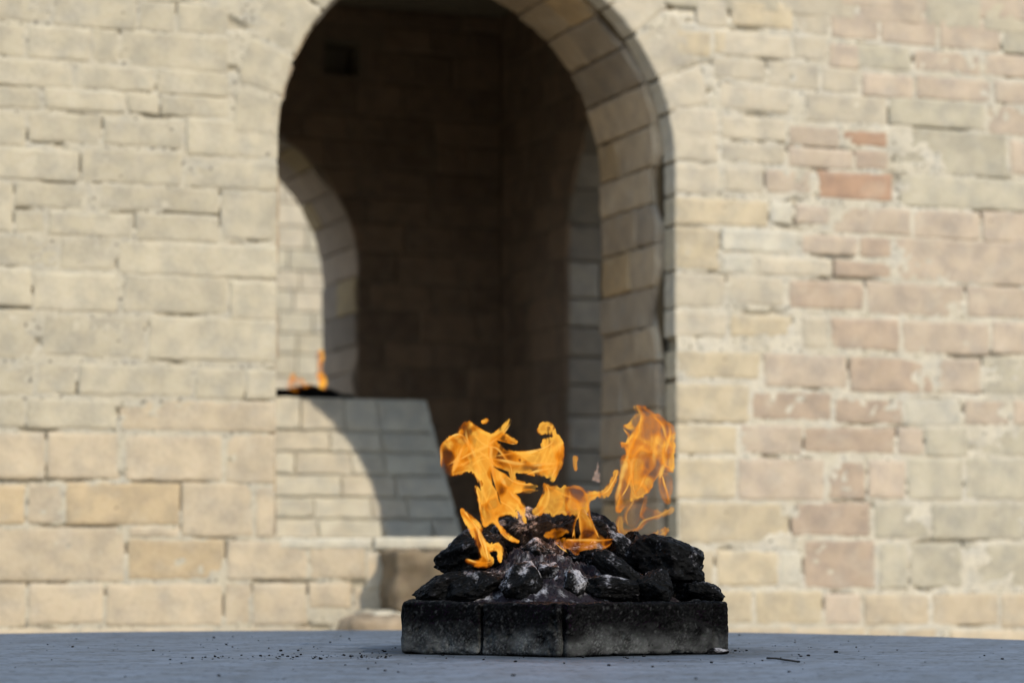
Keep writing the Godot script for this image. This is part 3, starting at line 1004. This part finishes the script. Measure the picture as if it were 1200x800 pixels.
# a tongue of flame: a thin hollow sheet of glowing gas with the outline's swellings, thickest in the middle
func flame(outline: PackedVector2Array, thick: float, s: int, hot: float, dense: float, gaps := [], pale := false, cell := 0.0017) -> ArrayMesh:
	for pass_ in 1:
		var p := PackedVector2Array()
		for i in outline.size():
			var a := outline[i]
			var b := outline[(i + 1) % outline.size()]
			p.append(a.lerp(b, 0.25))
			p.append(a.lerp(b, 0.75))
		outline = p
	var swell := 0.0035
	var widest := -1.0
	for p in Geometry2D.offset_polygon(outline, swell, Geometry2D.JOIN_ROUND):
		var box := Rect2(p[0], Vector2.ZERO)
		for c in p:
			box = box.expand(c)
		if box.get_area() > widest:
			widest = box.get_area()
			outline = p
	var lo := outline[0]
	var hi := outline[0]
	for p in outline:
		lo = lo.min(p)
		hi = hi.max(p)
	lo -= Vector2.ONE * cell * 2
	var nx := int((hi.x - lo.x) / cell) + 3
	var ny := int((hi.y - lo.y) / cell) + 3
	var d := PackedFloat32Array()
	d.resize(nx * ny)
	for j in ny:
		for i in nx:
			d[j * nx + i] = 1000.0 if Geometry2D.is_point_in_polygon(lo + Vector2(i, j) * cell, outline) else 0.0
	for j in range(1, ny):
		for i in range(1, nx - 1):
			var k := j * nx + i
			if d[k] > 0.0:
				d[k] = minf(minf(d[k], d[k - 1] + 1.0), minf(d[k - nx] + 1.0, minf(d[k - nx - 1], d[k - nx + 1]) + 1.414))
	for j in range(ny - 2, -1, -1):
		for i in range(nx - 2, 0, -1):
			var k := j * nx + i
			if d[k] > 0.0:
				d[k] = minf(minf(d[k], d[k + 1] + 1.0), minf(d[k + nx] + 1.0, minf(d[k + nx - 1], d[k + nx + 1]) + 1.414))
	for pass_ in 1:   # soften the distances
		var e := d.duplicate()
		for j in range(1, ny - 1):
			for i in range(1, nx - 1):
				var k := j * nx + i
				if d[k] > 0.0:
					e[k] = (d[k] * 2.0 + d[k - 1] + d[k + 1] + d[k - nx] + d[k + nx]) / 6.0
		d = e
	var n_warp := nz(51, 9.0, 2)
	var n_line := nz(52, 17.0, 2)
	var n_bend := nz(53, 3.0, 2)
	var n_body := nz(54, 10.0, 2)
	var verts := PackedVector3Array()
	var cols := PackedColorArray()
	var idx := PackedInt32Array()
	for sheet in 2:
		var base := verts.size()
		var map := PackedInt32Array()
		map.resize(nx * ny)
		map.fill(-1)
		var z0 := s * 3.17 + sheet * 40.0
		for j in range(1, ny - 1):
			for i in range(1, nx - 1):
				var k := j * nx + i
				if d[k] <= 0.0 and d[k - 1] <= 0.0 and d[k + 1] <= 0.0 and d[k - nx] <= 0.0 and d[k + nx] <= 0.0 and d[k + nx + 1] <= 0.0 and d[k - nx - 1] <= 0.0 and d[k + nx - 1] <= 0.0 and d[k - nx + 1] <= 0.0:
					continue
				var p := lo + Vector2(i, j) * cell
				var m := d[k] * cell - swell
				var f := clampf((m + swell) / 0.035, 0.0, 1.0)
				var depth := thick * sqrt(1.0 - (1.0 - f) * (1.0 - f)) * (1.0 if sheet == 0 else -1.0) + 0.05 * n_bend.get_noise_3d(p.x, p.y, s * 5.0)
				var w := Vector2(n_warp.get_noise_3d(p.x, p.y, z0), n_warp.get_noise_3d(p.x, p.y, z0 + 9.0)) * 0.05
				var line := 0.6 * pow(clampf(1.0 - absf(n_line.get_noise_3d((p.x + w.x) * 0.75 + m * 0.9, (p.y + w.y) * 0.38, z0 + 20.0)) * 3.4, 0.0, 1.0), 1.8)
				var line2 := 0.5 * pow(clampf(1.0 - absf(n_line.get_noise_3d((p.x - w.y) * 1.5 - m * 0.8, (p.y + w.x) * 0.55, z0 + 60.0)) * 3.0, 0.0, 1.0), 3.0)
				var rim := exp(-pow((m - 0.004) / 0.004, 2.0))
				var body := clampf(0.5 + 1.9 * n_body.get_noise_3d(p.x * 0.8 + w.x, p.y * 0.5 + w.y, z0 + 33.0), 0.0, 1.0)
				var b := clampf(0.02 + 0.72 * body + 0.22 * line + 0.14 * line2 + 0.16 * rim , 0.0, 1.2) * lerpf(0.8, 1.1, hot)
				var c := Color(0.38, 0.08, 0.004).lerp(Color(0.90, 0.265, 0.011), smoothstep(0.08, 0.5, b)).lerp(Color(1.02, 0.50, 0.07), smoothstep(0.46, 0.95, b))
				var lick := 0.009 * n_line.get_noise_3d(p.x * 3.2 + w.x * 2.0, p.y * 1.1 + w.y * 2.0, z0 + 80.0)
				var soft := lerpf(0.003, 0.013, smoothstep(0.0, 0.5, n_body.get_noise_3d(p.x * 1.3, p.y * 1.3, z0 + 70.0)))
				c.a = smoothstep(-0.0030, soft - 0.0025, m + lick) * smoothstep(-swell, -swell + 0.002, m) * clampf(dense * (0.12 + 1.1 * b), 0.0, 0.95)
				c.a *= 1.0 - 0.8 * smoothstep(0.18, 0.5, n_warp.get_noise_3d(p.x * 1.5 + w.x, p.y * 0.55 + w.y, s * 3.17 + 99.0))
				c.a *= clear_of(p, gaps)
				if pale:
					c = Color(0.8, 0.8, 0.8, smoothstep(0.0, 0.008, m) * (0.03 + 0.25 * line + 0.2 * line2))
				map[k] = verts.size()
				verts.append(Vector3(p.x, p.y, depth))
				cols.append(c)
		for j in range(1, ny - 2):
			for i in range(1, nx - 2):
				var k := j * nx + i
				if d[k] + d[k + 1] + d[k + nx] + d[k + nx + 1] <= 0.0:
					continue
				if map[k] < 0 or map[k + 1] < 0 or map[k + nx] < 0 or map[k + nx + 1] < 0:
					continue
				var q := [map[k], map[k + nx], map[k + nx + 1], map[k], map[k + nx + 1], map[k + 1]]
				if sheet == 1:
					q.reverse()
				for v in q:
					idx.append(v)
	var a := []
	a.resize(Mesh.ARRAY_MAX)
	a[Mesh.ARRAY_VERTEX] = verts
	a[Mesh.ARRAY_COLOR] = cols
	a[Mesh.ARRAY_INDEX] = idx
	var mesh := ArrayMesh.new()
	mesh.add_surface_from_arrays(Mesh.PRIMITIVE_TRIANGLES, a)
	return mesh


func clear_of(p: Vector2, gaps: Array) -> float:   # 0 inside a gap between the flame's strands, 1 away from it
	var out := 1.0
	for g in gaps:
		var d := 9.0
		for i in g.size():
			d = minf(d, p.distance_squared_to(Geometry2D.get_closest_point_to_segment(p, g[i], g[(i + 1) % g.size()])))
		d = sqrt(d)
		if Geometry2D.is_point_in_polygon(p, g):
			d = -d
		out = minf(out, smoothstep(-0.0015, 0.003, d))
	return out


# one fold of a flame: a thin curling sheet that follows a line, bright along one edge and thinning out to the other
func fold(line: PackedVector2Array, wide: float, s: int, hot: float, dense: float, gaps := []) -> ArrayMesh:
	var r := rnd(s)
	var curve := Curve2D.new()
	for i in line.size():
		var tangent := (line[mini(i + 1, line.size() - 1)] - line[maxi(i - 1, 0)]) / 5.0
		curve.add_point(line[i], -tangent, tangent)
	curve.bake_interval = 0.002
	var l := curve.get_baked_length()
	var n := int(l / 0.0028) + 4
	var nc := 16
	var flip := -1.0 if r.randf() < 0.5 else 1.0
	var turn := r.randf_range(0.3, 1.0) * (1.0 if r.randf() < 0.5 else -1.0)
	var z_off := r.randf_range(-0.035, 0.045)
	var peak := r.randf_range(0.3, 0.6)
	var n_side := nz(55, 11.0, 2)
	var n_glow := nz(56, 13.0, 2)
	var verts := PackedVector3Array()
	var cols := PackedColorArray()
	var idx := PackedInt32Array()
	for i in n + 1:
		var t := float(i) / n
		var p := curve.sample_baked(t * l, true)
		var q := curve.sample_baked(minf(l, t * l + 0.004), true) - curve.sample_baked(maxf(0.0, t * l - 0.004), true)
		var side := q.normalized().orthogonal() * flip
		var taper := pow(sin(PI * pow(t, log(0.5) / log(peak))), 0.65)
		var w := wide * 0.5 * (0.02 + 0.98 * taper) * (1.0 + 0.45 * n_side.get_noise_2d(t * l, s * 3.0))
		for c in nc + 1:
			var x := -1.0 + 2.0 * c / nc
			var wob := 0.35 * wide * n_side.get_noise_3d(t * l * 1.2, x * 0.03, s * 7.0 + 50.0)
			var v2 := p + side * (w * x + wob * (0.5 - 0.5 * x))
			verts.append(Vector3(v2.x, v2.y, z_off + turn * w * x * 0.9 + 0.012 * n_side.get_noise_2d(t * l * 0.6, s * 9.0 + x)))
			var crest := exp(-pow((x - 0.58) / 0.34, 2.0))
			var veil := pow((x + 1.0) * 0.5, 1.9)
			var g := clampf(0.5 + 0.9 * n_glow.get_noise_3d(t * l, x * 0.02, s * 5.0), 0.0, 1.0)
			var b := (0.12 + 0.40 * veil + 0.44 * crest) * lerpf(0.5, 1.35, g) * lerpf(0.8, 1.12, hot)
			var col := Color(0.46, 0.10, 0.004).lerp(Color(0.91, 0.275, 0.012), smoothstep(0.1, 0.5, b)).lerp(Color(1.08, 0.55, 0.12), smoothstep(0.46, 0.95, b))
			col.a = clampf(dense * (0.45 * veil + 0.55 * crest) * smoothstep(1.0, 0.80, x) * lerpf(0.55, 1.15, g) * smoothstep(0.0, 0.14, t) * smoothstep(1.0, 0.84, t), 0.0, 0.92)
			col.a *= clear_of(Vector2(v2.x, v2.y), gaps)
			cols.append(col)
	for i in n:
		for c in nc:
			var k := i * (nc + 1) + c
			for v in [k, k + nc + 1, k + nc + 2, k, k + nc + 2, k + 1]:
				idx.append(v)
	var a := []
	a.resize(Mesh.ARRAY_MAX)
	a[Mesh.ARRAY_VERTEX] = verts
	a[Mesh.ARRAY_COLOR] = cols
	a[Mesh.ARRAY_INDEX] = idx
	var mesh := ArrayMesh.new()
	mesh.add_surface_from_arrays(Mesh.PRIMITIVE_TRIANGLES, a)
	return mesh


func build_fire() -> void:
	var fire := Node3D.new()
	fire.name = "fire"
	add_child(fire)
	tag(fire, "large orange flames leaping from the coals in the black ring", "fire")
	var rows := [   # outline in metres, depth, thickness, heat, density
		[P([-0.205,1.527,-0.209,1.540,-0.194,1.560,-0.201,1.589,-0.194,1.609,-0.178,1.620,-0.157,1.618,-0.155,1.641,-0.142,1.658,-0.126,1.665,-0.110,1.654,-0.090,1.638,-0.070,1.628,-0.057,1.625,-0.038,1.641,-0.021,1.658,-0.007,1.672,-0.003,1.667,-0.012,1.650,-0.026,1.630,-0.008,1.622,0.006,1.611,0.018,1.601,-0.002,1.601,-0.021,1.609,-0.038,1.611,-0.051,1.609,-0.034,1.594,-0.008,1.579,0.024,1.571,0.057,1.576,0.080,1.581,0.092,1.584,0.085,1.599,0.091,1.613,0.112,1.618,0.127,1.616,0.117,1.627,0.097,1.631,0.080,1.628,0.074,1.639,0.080,1.656,0.096,1.664,0.112,1.661,0.122,1.650,0.125,1.638,0.135,1.624,0.147,1.605,0.151,1.582,0.150,1.556,0.143,1.530,0.132,1.514,0.125,1.498,0.117,1.487,0.111,1.493,0.119,1.502,0.102,1.502,0.070,1.506,0.037,1.513,0.015,1.517,0.005,1.517,0.009,1.498,0.006,1.489,-0.001,1.493,-0.004,1.505,-0.012,1.510,-0.014,1.502,-0.005,1.497,0.021,1.489,0.050,1.482,0.074,1.476,0.070,1.472,0.050,1.472,0.073,1.465,0.076,1.461,0.057,1.458,0.031,1.457,0.003,1.458,0.014,1.446,0.032,1.428,0.041,1.413,0.041,1.397,0.043,1.371,0.037,1.370,0.028,1.392,0.022,1.404,0.006,1.411,0.015,1.397,0.013,1.380,0.008,1.389,-0.008,1.394,-0.028,1.391,-0.044,1.387,-0.040,1.368,-0.027,1.352,-0.014,1.337,0.003,1.324,0.023,1.314,0.005,1.314,-0.016,1.326,-0.036,1.348,-0.049,1.371,-0.067,1.368,-0.077,1.357,-0.086,1.368,-0.090,1.397,-0.096,1.430,-0.109,1.472,-0.101,1.479,-0.093,1.465,-0.087,1.487,-0.098,1.498,-0.114,1.513,-0.126,1.517,-0.152,1.511,-0.174,1.504,-0.192,1.510,-0.202,1.519]), -7.45, 0.045, 0.70, 0.72, "flame", [[P([-0.047,1.391,-0.067,1.443,-0.083,1.495,-0.093,1.547,-0.116,1.592,-0.132,1.651]), 0.0411], [P([-0.077,1.368,-0.090,1.430,-0.103,1.475]), 0.0228], [P([-0.038,1.397,-0.051,1.449,-0.067,1.508,-0.070,1.560,-0.083,1.605,-0.119,1.658]), 0.0365], [P([0.031,1.374,0.021,1.417,-0.008,1.449,-0.041,1.495,-0.057,1.534,-0.100,1.573,-0.152,1.599]), 0.0319], [P([0.073,1.475,0.018,1.478,-0.028,1.508,-0.051,1.534]), 0.0228], [P([0.073,1.460,0.024,1.459,-0.015,1.469,-0.041,1.495]), 0.0228], [P([0.005,1.493,0.001,1.534,-0.015,1.566,-0.041,1.592,-0.080,1.605,-0.119,1.638]), 0.0274], [P([-0.003,1.667,-0.028,1.638,-0.057,1.615,-0.100,1.592,-0.145,1.566,-0.197,1.534]), 0.0319], [P([0.014,1.602,-0.021,1.613,-0.051,1.615]), 0.0201], [P([-0.204,1.524,-0.197,1.573,-0.178,1.605,-0.152,1.615,-0.126,1.592]), 0.0365], [P([-0.174,1.508,-0.152,1.534,-0.139,1.573,-0.126,1.605]), 0.0411], [P([-0.126,1.517,-0.100,1.540,-0.067,1.547,-0.008,1.534,0.057,1.527,0.128,1.534,0.148,1.560]), 0.0365], [P([-0.054,1.560,0.005,1.556,0.070,1.566,0.109,1.586,0.129,1.615]), 0.0411], [P([0.115,1.491,0.132,1.521,0.147,1.560,0.145,1.599,0.129,1.628,0.112,1.654,0.083,1.648]), 0.0256], [P([0.102,1.599,0.128,1.592,0.138,1.553,0.122,1.514]), 0.0365], [P([0.018,1.316,-0.021,1.339,-0.044,1.378,-0.060,1.410]), 0.0164], [P([0.011,1.384,0.005,1.410,-0.021,1.430,-0.047,1.443]), 0.0183], [P([0.037,1.508,0.083,1.514,0.128,1.527]), 0.0256], [P([-0.145,1.625,-0.106,1.592,-0.087,1.540,-0.090,1.482]), 0.0456], [P([-0.184,1.534,-0.145,1.553,-0.106,1.566,-0.061,1.573]), 0.0365]], [P([-0.055,1.533,-0.029,1.526,-0.011,1.519,-0.006,1.502,-0.019,1.511,-0.037,1.519]), P([-0.063,1.519,-0.050,1.480,-0.046,1.463,-0.057,1.480]), P([-0.096,1.489,-0.090,1.463,-0.103,1.480]), P([-0.042,1.458,-0.032,1.424,-0.039,1.437]), P([-0.028,1.602,-0.008,1.578,-0.016,1.578,-0.028,1.589])]],
		[P([-0.144,1.405,-0.134,1.401,-0.115,1.383,-0.095,1.366,-0.084,1.355,-0.086,1.336,-0.077,1.316,-0.067,1.303,-0.051,1.310,-0.035,1.308,-0.026,1.298,-0.030,1.273,-0.033,1.253,-0.038,1.267,-0.040,1.285,-0.051,1.290,-0.067,1.286,-0.064,1.273,-0.053,1.264,-0.055,1.251,-0.068,1.242,-0.090,1.241,-0.115,1.249,-0.135,1.263,-0.121,1.262,-0.103,1.257,-0.086,1.262,-0.096,1.292,-0.106,1.323,-0.122,1.349,-0.134,1.374,-0.142,1.393]), -7.22, 0.022, 0.80, 0.82, "flame", [[P([-0.141,1.404,-0.115,1.361,-0.093,1.317,-0.074,1.273,-0.065,1.248]), 0.0301], [P([-0.134,1.262,-0.096,1.249,-0.058,1.254,-0.051,1.273]), 0.0212], [P([-0.033,1.258,-0.028,1.286,-0.040,1.301,-0.068,1.305,-0.081,1.330]), 0.0195], [P([-0.090,1.364,-0.087,1.330,-0.071,1.280]), 0.0177]], []],
		[P([0.087,1.481,0.103,1.473,0.132,1.470,0.161,1.471,0.186,1.471,0.202,1.465,0.221,1.454,0.241,1.456,0.266,1.464,0.282,1.486,0.295,1.518,0.304,1.522,0.307,1.512,0.296,1.483,0.280,1.448,0.269,1.441,0.247,1.441,0.231,1.435,0.222,1.432,0.216,1.412,0.220,1.387,0.234,1.355,0.254,1.325,0.279,1.323,0.302,1.325,0.291,1.312,0.275,1.298,0.240,1.290,0.215,1.279,0.192,1.270,0.176,1.277,0.164,1.288,0.144,1.298,0.118,1.319,0.138,1.321,0.167,1.322,0.178,1.322,0.175,1.355,0.182,1.379,0.189,1.388,0.193,1.361,0.199,1.341,0.194,1.320,0.202,1.330,0.201,1.355,0.196,1.390,0.170,1.388,0.154,1.390,0.138,1.397,0.119,1.383,0.100,1.400,0.081,1.390,0.065,1.383,0.054,1.400,0.071,1.409,0.081,1.432,0.094,1.457]), -7.32, 0.035, 0.55, 0.58, "flame", [[P([0.179,1.279,0.144,1.298,0.119,1.318]), 0.0161], [P([0.298,1.323,0.259,1.298,0.208,1.279,0.170,1.288]), 0.0224], [P([0.195,1.298,0.205,1.342,0.202,1.381,0.193,1.432,0.145,1.457,0.094,1.476]), 0.0287], [P([0.253,1.314,0.224,1.368,0.212,1.406,0.202,1.451,0.170,1.467]), 0.0251], [P([0.305,1.521,0.295,1.483,0.269,1.448,0.231,1.441,0.196,1.451]), 0.0215], [P([0.058,1.387,0.087,1.419,0.097,1.457,0.090,1.480]), 0.0269], [P([0.119,1.390,0.132,1.425,0.119,1.464]), 0.0359], [P([0.170,1.320,0.176,1.355,0.186,1.387,0.196,1.419]), 0.0126], [P([0.144,1.317,0.189,1.311,0.240,1.311,0.298,1.320]), 0.0251], [P([0.164,1.390,0.177,1.425,0.164,1.464]), 0.0359]], [P([0.180,1.322,0.178,1.352,0.184,1.375,0.191,1.381,0.193,1.355,0.197,1.336,0.190,1.323])]],
		[P([0.358,1.713,0.385,1.713,0.398,1.702,0.411,1.689,0.438,1.682,0.461,1.659,0.476,1.646,0.477,1.593,0.474,1.520,0.458,1.518,0.441,1.523,0.434,1.513,0.424,1.492,0.397,1.456,0.371,1.435,0.345,1.436,0.332,1.416,0.312,1.396,0.303,1.409,0.309,1.423,0.312,1.443,0.312,1.462,0.320,1.488,0.326,1.508,0.319,1.534,0.318,1.557,0.339,1.576,0.322,1.592,0.315,1.609,0.329,1.601,0.345,1.620,0.356,1.633,0.339,1.648,0.325,1.654,0.346,1.658,0.349,1.679,0.372,1.689,0.358,1.706]), -7.50, 0.045, 0.50, 0.66, "flame", [[P([0.312,1.400,0.328,1.462,0.342,1.521,0.358,1.574,0.378,1.633,0.385,1.685,0.362,1.710]), 0.0459], [P([0.345,1.439,0.371,1.488,0.391,1.541,0.404,1.600,0.418,1.652,0.405,1.692]), 0.0551], [P([0.397,1.459,0.424,1.521,0.437,1.580,0.451,1.633,0.438,1.675]), 0.0459], [P([0.475,1.587,0.460,1.620,0.444,1.659,0.411,1.685]), 0.0367], [P([0.326,1.652,0.352,1.629,0.339,1.600,0.319,1.605]), 0.0230], [P([0.320,1.554,0.339,1.534,0.332,1.488,0.315,1.443]), 0.0367], [P([0.470,1.524,0.443,1.534,0.434,1.567,0.444,1.620]), 0.0257], [P([0.371,1.436,0.358,1.488,0.365,1.554,0.391,1.600]), 0.0367], [P([0.456,1.430,0.443,1.469,0.437,1.515]), 0.0257], [P([0.339,1.567,0.365,1.606,0.378,1.652,0.392,1.692]), 0.0413]], [P([0.414,1.488,0.430,1.508,0.427,1.475,0.407,1.443])]],
		[P([0.435,1.523,0.448,1.523,0.474,1.506,0.467,1.431,0.454,1.423,0.438,1.450,0.430,1.477]), -7.55, 0.020, 0.10, 0.35, "flame", [], []],
		[P([0.316,1.393,0.327,1.382,0.319,1.363,0.330,1.350,0.362,1.354,0.388,1.372,0.380,1.382,0.371,1.391,0.387,1.417,0.401,1.409,0.440,1.402,0.469,1.417,0.470,1.401,0.440,1.388,0.407,1.378,0.391,1.369,0.375,1.349,0.342,1.339,0.328,1.331,0.342,1.325,0.374,1.328,0.414,1.341,0.450,1.358,0.456,1.344,0.433,1.326,0.400,1.317,0.368,1.314,0.329,1.320,0.308,1.331,0.304,1.357,0.306,1.383]), -7.45, 0.025, 0.40, 0.30, "flame", [[P([0.316,1.393,0.310,1.357,0.329,1.331,0.374,1.325,0.420,1.334,0.456,1.354]), 0.0183], [P([0.469,1.409,0.427,1.386,0.388,1.373,0.362,1.347,0.329,1.341,0.313,1.357]), 0.0201], [P([0.336,1.357,0.329,1.396,0.349,1.428,0.362,1.454]), 0.0183], [P([0.375,1.383,0.385,1.422,0.391,1.454]), 0.0146]], []],
		[P([0.332,1.423,0.364,1.436,0.394,1.456,0.397,1.423,0.377,1.384,0.364,1.358,0.338,1.358,0.325,1.377,0.328,1.403]), -7.50, 0.020, 0.10, 0.25, "flame", [], []],
		[P([0.176,1.564,0.189,1.560,0.188,1.537,0.184,1.516,0.179,1.531]), -7.40, 0.008, 0.20, 0.45, "flame", [], []],
		[P([-0.091,1.662,-0.072,1.671,-0.066,1.663,-0.083,1.657]), -7.45, 0.008, 0.60, 0.70, "spark", [], []],
		[P([0.088,1.334,0.131,1.353,0.166,1.343,0.144,1.334,0.125,1.324,0.103,1.324]), -7.30, 0.020, 0.30, 0.50, "flame", [], []],
		[P([0.250,1.559,0.259,1.534,0.253,1.524,0.264,1.511,0.258,1.500,0.262,1.488,0.247,1.483,0.239,1.492,0.230,1.487,0.234,1.505,0.240,1.511,0.236,1.524,0.245,1.521,0.246,1.538]), -7.50, 0.010, 0.00, 0.30, "smoke_wisp", [], []]
	]
	var s := 0
	for q in rows:
		s += 1
		var o := part(q[5], flame(q[0], q[2], s, q[3], q[4], q[7], q[5] == "smoke_wisp"), M.smoke if q[5] == "smoke_wisp" else M.flame, fire)
		o.position.z = q[1]
		for f in q[6]:
			s += 1
			part("flame_fold", fold(f[0], f[1], s, q[3], minf(1.0, q[4] * 1.25), q[7]), M.flame, o)
	var glow := OmniLight3D.new()
	glow.name = "fire_light"
	glow.light_color = Color(1.0, 0.62, 0.25)
	glow.light_energy = 0.08
	glow.light_size = 0.12
	glow.omni_range = 12.0
	glow.omni_attenuation = 2.0
	glow.shadow_enabled = true
	glow.position = Vector3(0.15, 1.46, -7.40)
	add_child(glow)


func build_crumbs() -> void:
	var st := SurfaceTool.new()
	st.begin(Mesh.PRIMITIVE_TRIANGLES)
	var r := rnd(88)
	var shapes := []
	for i in 4:
		shapes.append(rock(Vector3(1.0, 0.55, 0.8), 90 + i, 0.05, 4))
	for i in 330:
		var a := r.randf() * TAU
		var rad := 0.50 + pow(r.randf(), 1.6) * 1.5
		var p := Vector3(TRAY.x + sin(a) * rad, 1.0, TRAY.z + cos(a) * rad)
		if Vector2(p.x + 0.40, p.z + 7.40).length() > 2.4:
			continue
		var k := 0.0018 + 0.0042 * pow(r.randf(), 3.0)
		if i % 23 == 0:
			k *= 1.7
		if i % 4 == 0:  # some crumbs are gathered into a dark streak left of the ring
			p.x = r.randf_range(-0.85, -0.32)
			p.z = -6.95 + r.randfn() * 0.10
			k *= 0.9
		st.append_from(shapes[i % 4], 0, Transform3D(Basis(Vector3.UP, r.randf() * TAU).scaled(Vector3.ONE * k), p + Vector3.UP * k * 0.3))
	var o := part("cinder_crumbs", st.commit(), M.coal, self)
	tag(o, "tiny black cinder crumbs strewn over the blue-grey slab", "cinders", "", "stuff")
	var tw := SurfaceTool.new()
	tw.begin(Mesh.PRIMITIVE_TRIANGLES)
	var line := [Vector3(0.672, 1.004, -6.78), Vector3(0.688, 1.006, -6.70), Vector3(0.705, 1.005, -6.62), Vector3(0.728, 1.004, -6.53)]
	for i in line.size():
		for j in 6:
			var a := TAU * j / 6
			tw.set_color(Color(0.03, 0.028, 0.025))
			tw.set_smooth_group(0)
			tw.add_vertex(line[i] + Vector3(cos(a), sin(a), 0) * 0.0028)
	for i in line.size() - 1:
		for j in 6:
			var j2 := (j + 1) % 6
			for v in [i * 6 + j, i * 6 + 6 + j, i * 6 + 6 + j2, i * 6 + j, i * 6 + 6 + j2, i * 6 + j2]:
				tw.add_index(v)
	tw.generate_normals()
	tag(part("twig", tw.commit(), M.coal, self), "thin dark twig lying on the slab right of the ring", "twig")


func _ready() -> void:
	# camera, sky, sun, exposure
	var cam := Camera3D.new()
	cam.position = Vector3(0, 1.252, 0)
	cam.rotation_degrees.x = rad_to_deg(atan(260.0 / 3000.0))
	cam.near = 0.1
	cam.far = 900.0
	var lens := CameraAttributesPhysical.new()
	lens.frustum_focal_length = 90.0
	lens.frustum_focus_distance = 7.15
	lens.exposure_aperture = 2.7
	lens.frustum_near = 0.1
	lens.frustum_far = 900.0
	cam.attributes = lens
	add_child(cam)
	cam.current = true
	var env := Environment.new()
	env.background_mode = Environment.BG_SKY
	var sky := Sky.new()
	var psm := ProceduralSkyMaterial.new()
	psm.sky_top_color = Color(0.57, 0.655, 0.76)
	psm.sky_horizon_color = Color(0.83, 0.84, 0.84)
	psm.sky_curve = 0.15
	psm.ground_bottom_color = Color(0.45, 0.42, 0.36)
	psm.ground_horizon_color = Color(0.60, 0.58, 0.54)
	psm.sky_energy_multiplier = 1.5
	sky.sky_material = psm
	env.sky = sky
	env.tonemap_mode = Environment.TONE_MAPPER_LINEAR
	env.tonemap_exposure = 1.06
	env.sdfgi_enabled = true
	env.ssao_enabled = true
	env.ssil_enabled = true
	var we := WorldEnvironment.new()
	we.environment = env
	add_child(we)
	var sun := DirectionalLight3D.new()
	sun.name = "sun"
	sun.light_energy = 1.0
	sun.light_color = Color(1.0, 0.93, 0.825)
	sun.light_angular_distance = 0.53
	sun.shadow_enabled = true
	sun.rotation_degrees = Vector3(-35.3, 39.3, 0)
	add_child(sun)
	# materials
	var lime := mineral(3, 0.84, 1.10, 0.05, 0.10)
	M.stone = surface(lime, 1.15, 0.45)
	M.mortar = surface(mineral(9, 0.88, 1.08, 0.05, 0.28), 1.6, 0.35)
	M.core = surface(lime, 1.15, 1.0, 0.95, 0.25, Color(0.62, 0.58, 0.50))
	M.core.vertex_color_use_as_albedo = true
	M.soot = surface(lime, 1.15, 0.6, 0.95, 0.2, Color(0.52, 0.455, 0.385))
	M.slab = surface(mineral(15, 0.70, 1.12, -0.05, 0.36), 1.3, 0.10, 0.75, 0.3, Color(0.375, 0.405, 0.44))
	var char_maps := mineral(27, 0.55, 1.25, 0.0, 0.45)
	M.coal = surface(char_maps, 5.0, 0.18, 0.62, 0.16)
	M.block = surface(mineral(47, 0.84, 1.12, 0.0, 0.2), 3.0, 0.12, 0.7, 0.16)
	M.black = surface(char_maps, 4.0, 0.2, 0.9, 0.2, Color(0.12, 0.12, 0.12))
	M.ground = surface(mineral(35, 0.7, 1.1, 0.06, 0.4), 0.35, 1.0, 0.95, 0.2, Color(0.66, 0.61, 0.53))
	var fl := StandardMaterial3D.new()
	fl.resource_name = "flame"
	fl.shading_mode = BaseMaterial3D.SHADING_MODE_UNSHADED
	fl.vertex_color_use_as_albedo = true
	fl.transparency = BaseMaterial3D.TRANSPARENCY_ALPHA
	fl.cull_mode = BaseMaterial3D.CULL_DISABLED
	M.flame = fl
	var sm := StandardMaterial3D.new()
	sm.vertex_color_use_as_albedo = true
	sm.transparency = BaseMaterial3D.TRANSPARENCY_ALPHA
	sm.roughness = 1.0
	sm.cull_mode = BaseMaterial3D.CULL_DISABLED
	M.smoke = sm
	# large structure
	var gm := PlaneMesh.new()
	gm.size = Vector2(1200, 1200)
	var ground := part("ground", gm, M.ground, self)
	tag(ground, "pale paved ground of the courtyard", "", "", "structure")
	build_pavilion()
	build_far_wall()
	build_inner_altar()
	build_steps()
	build_table()
	build_tray()
	build_coals()
	build_fire()
	build_crumbs()
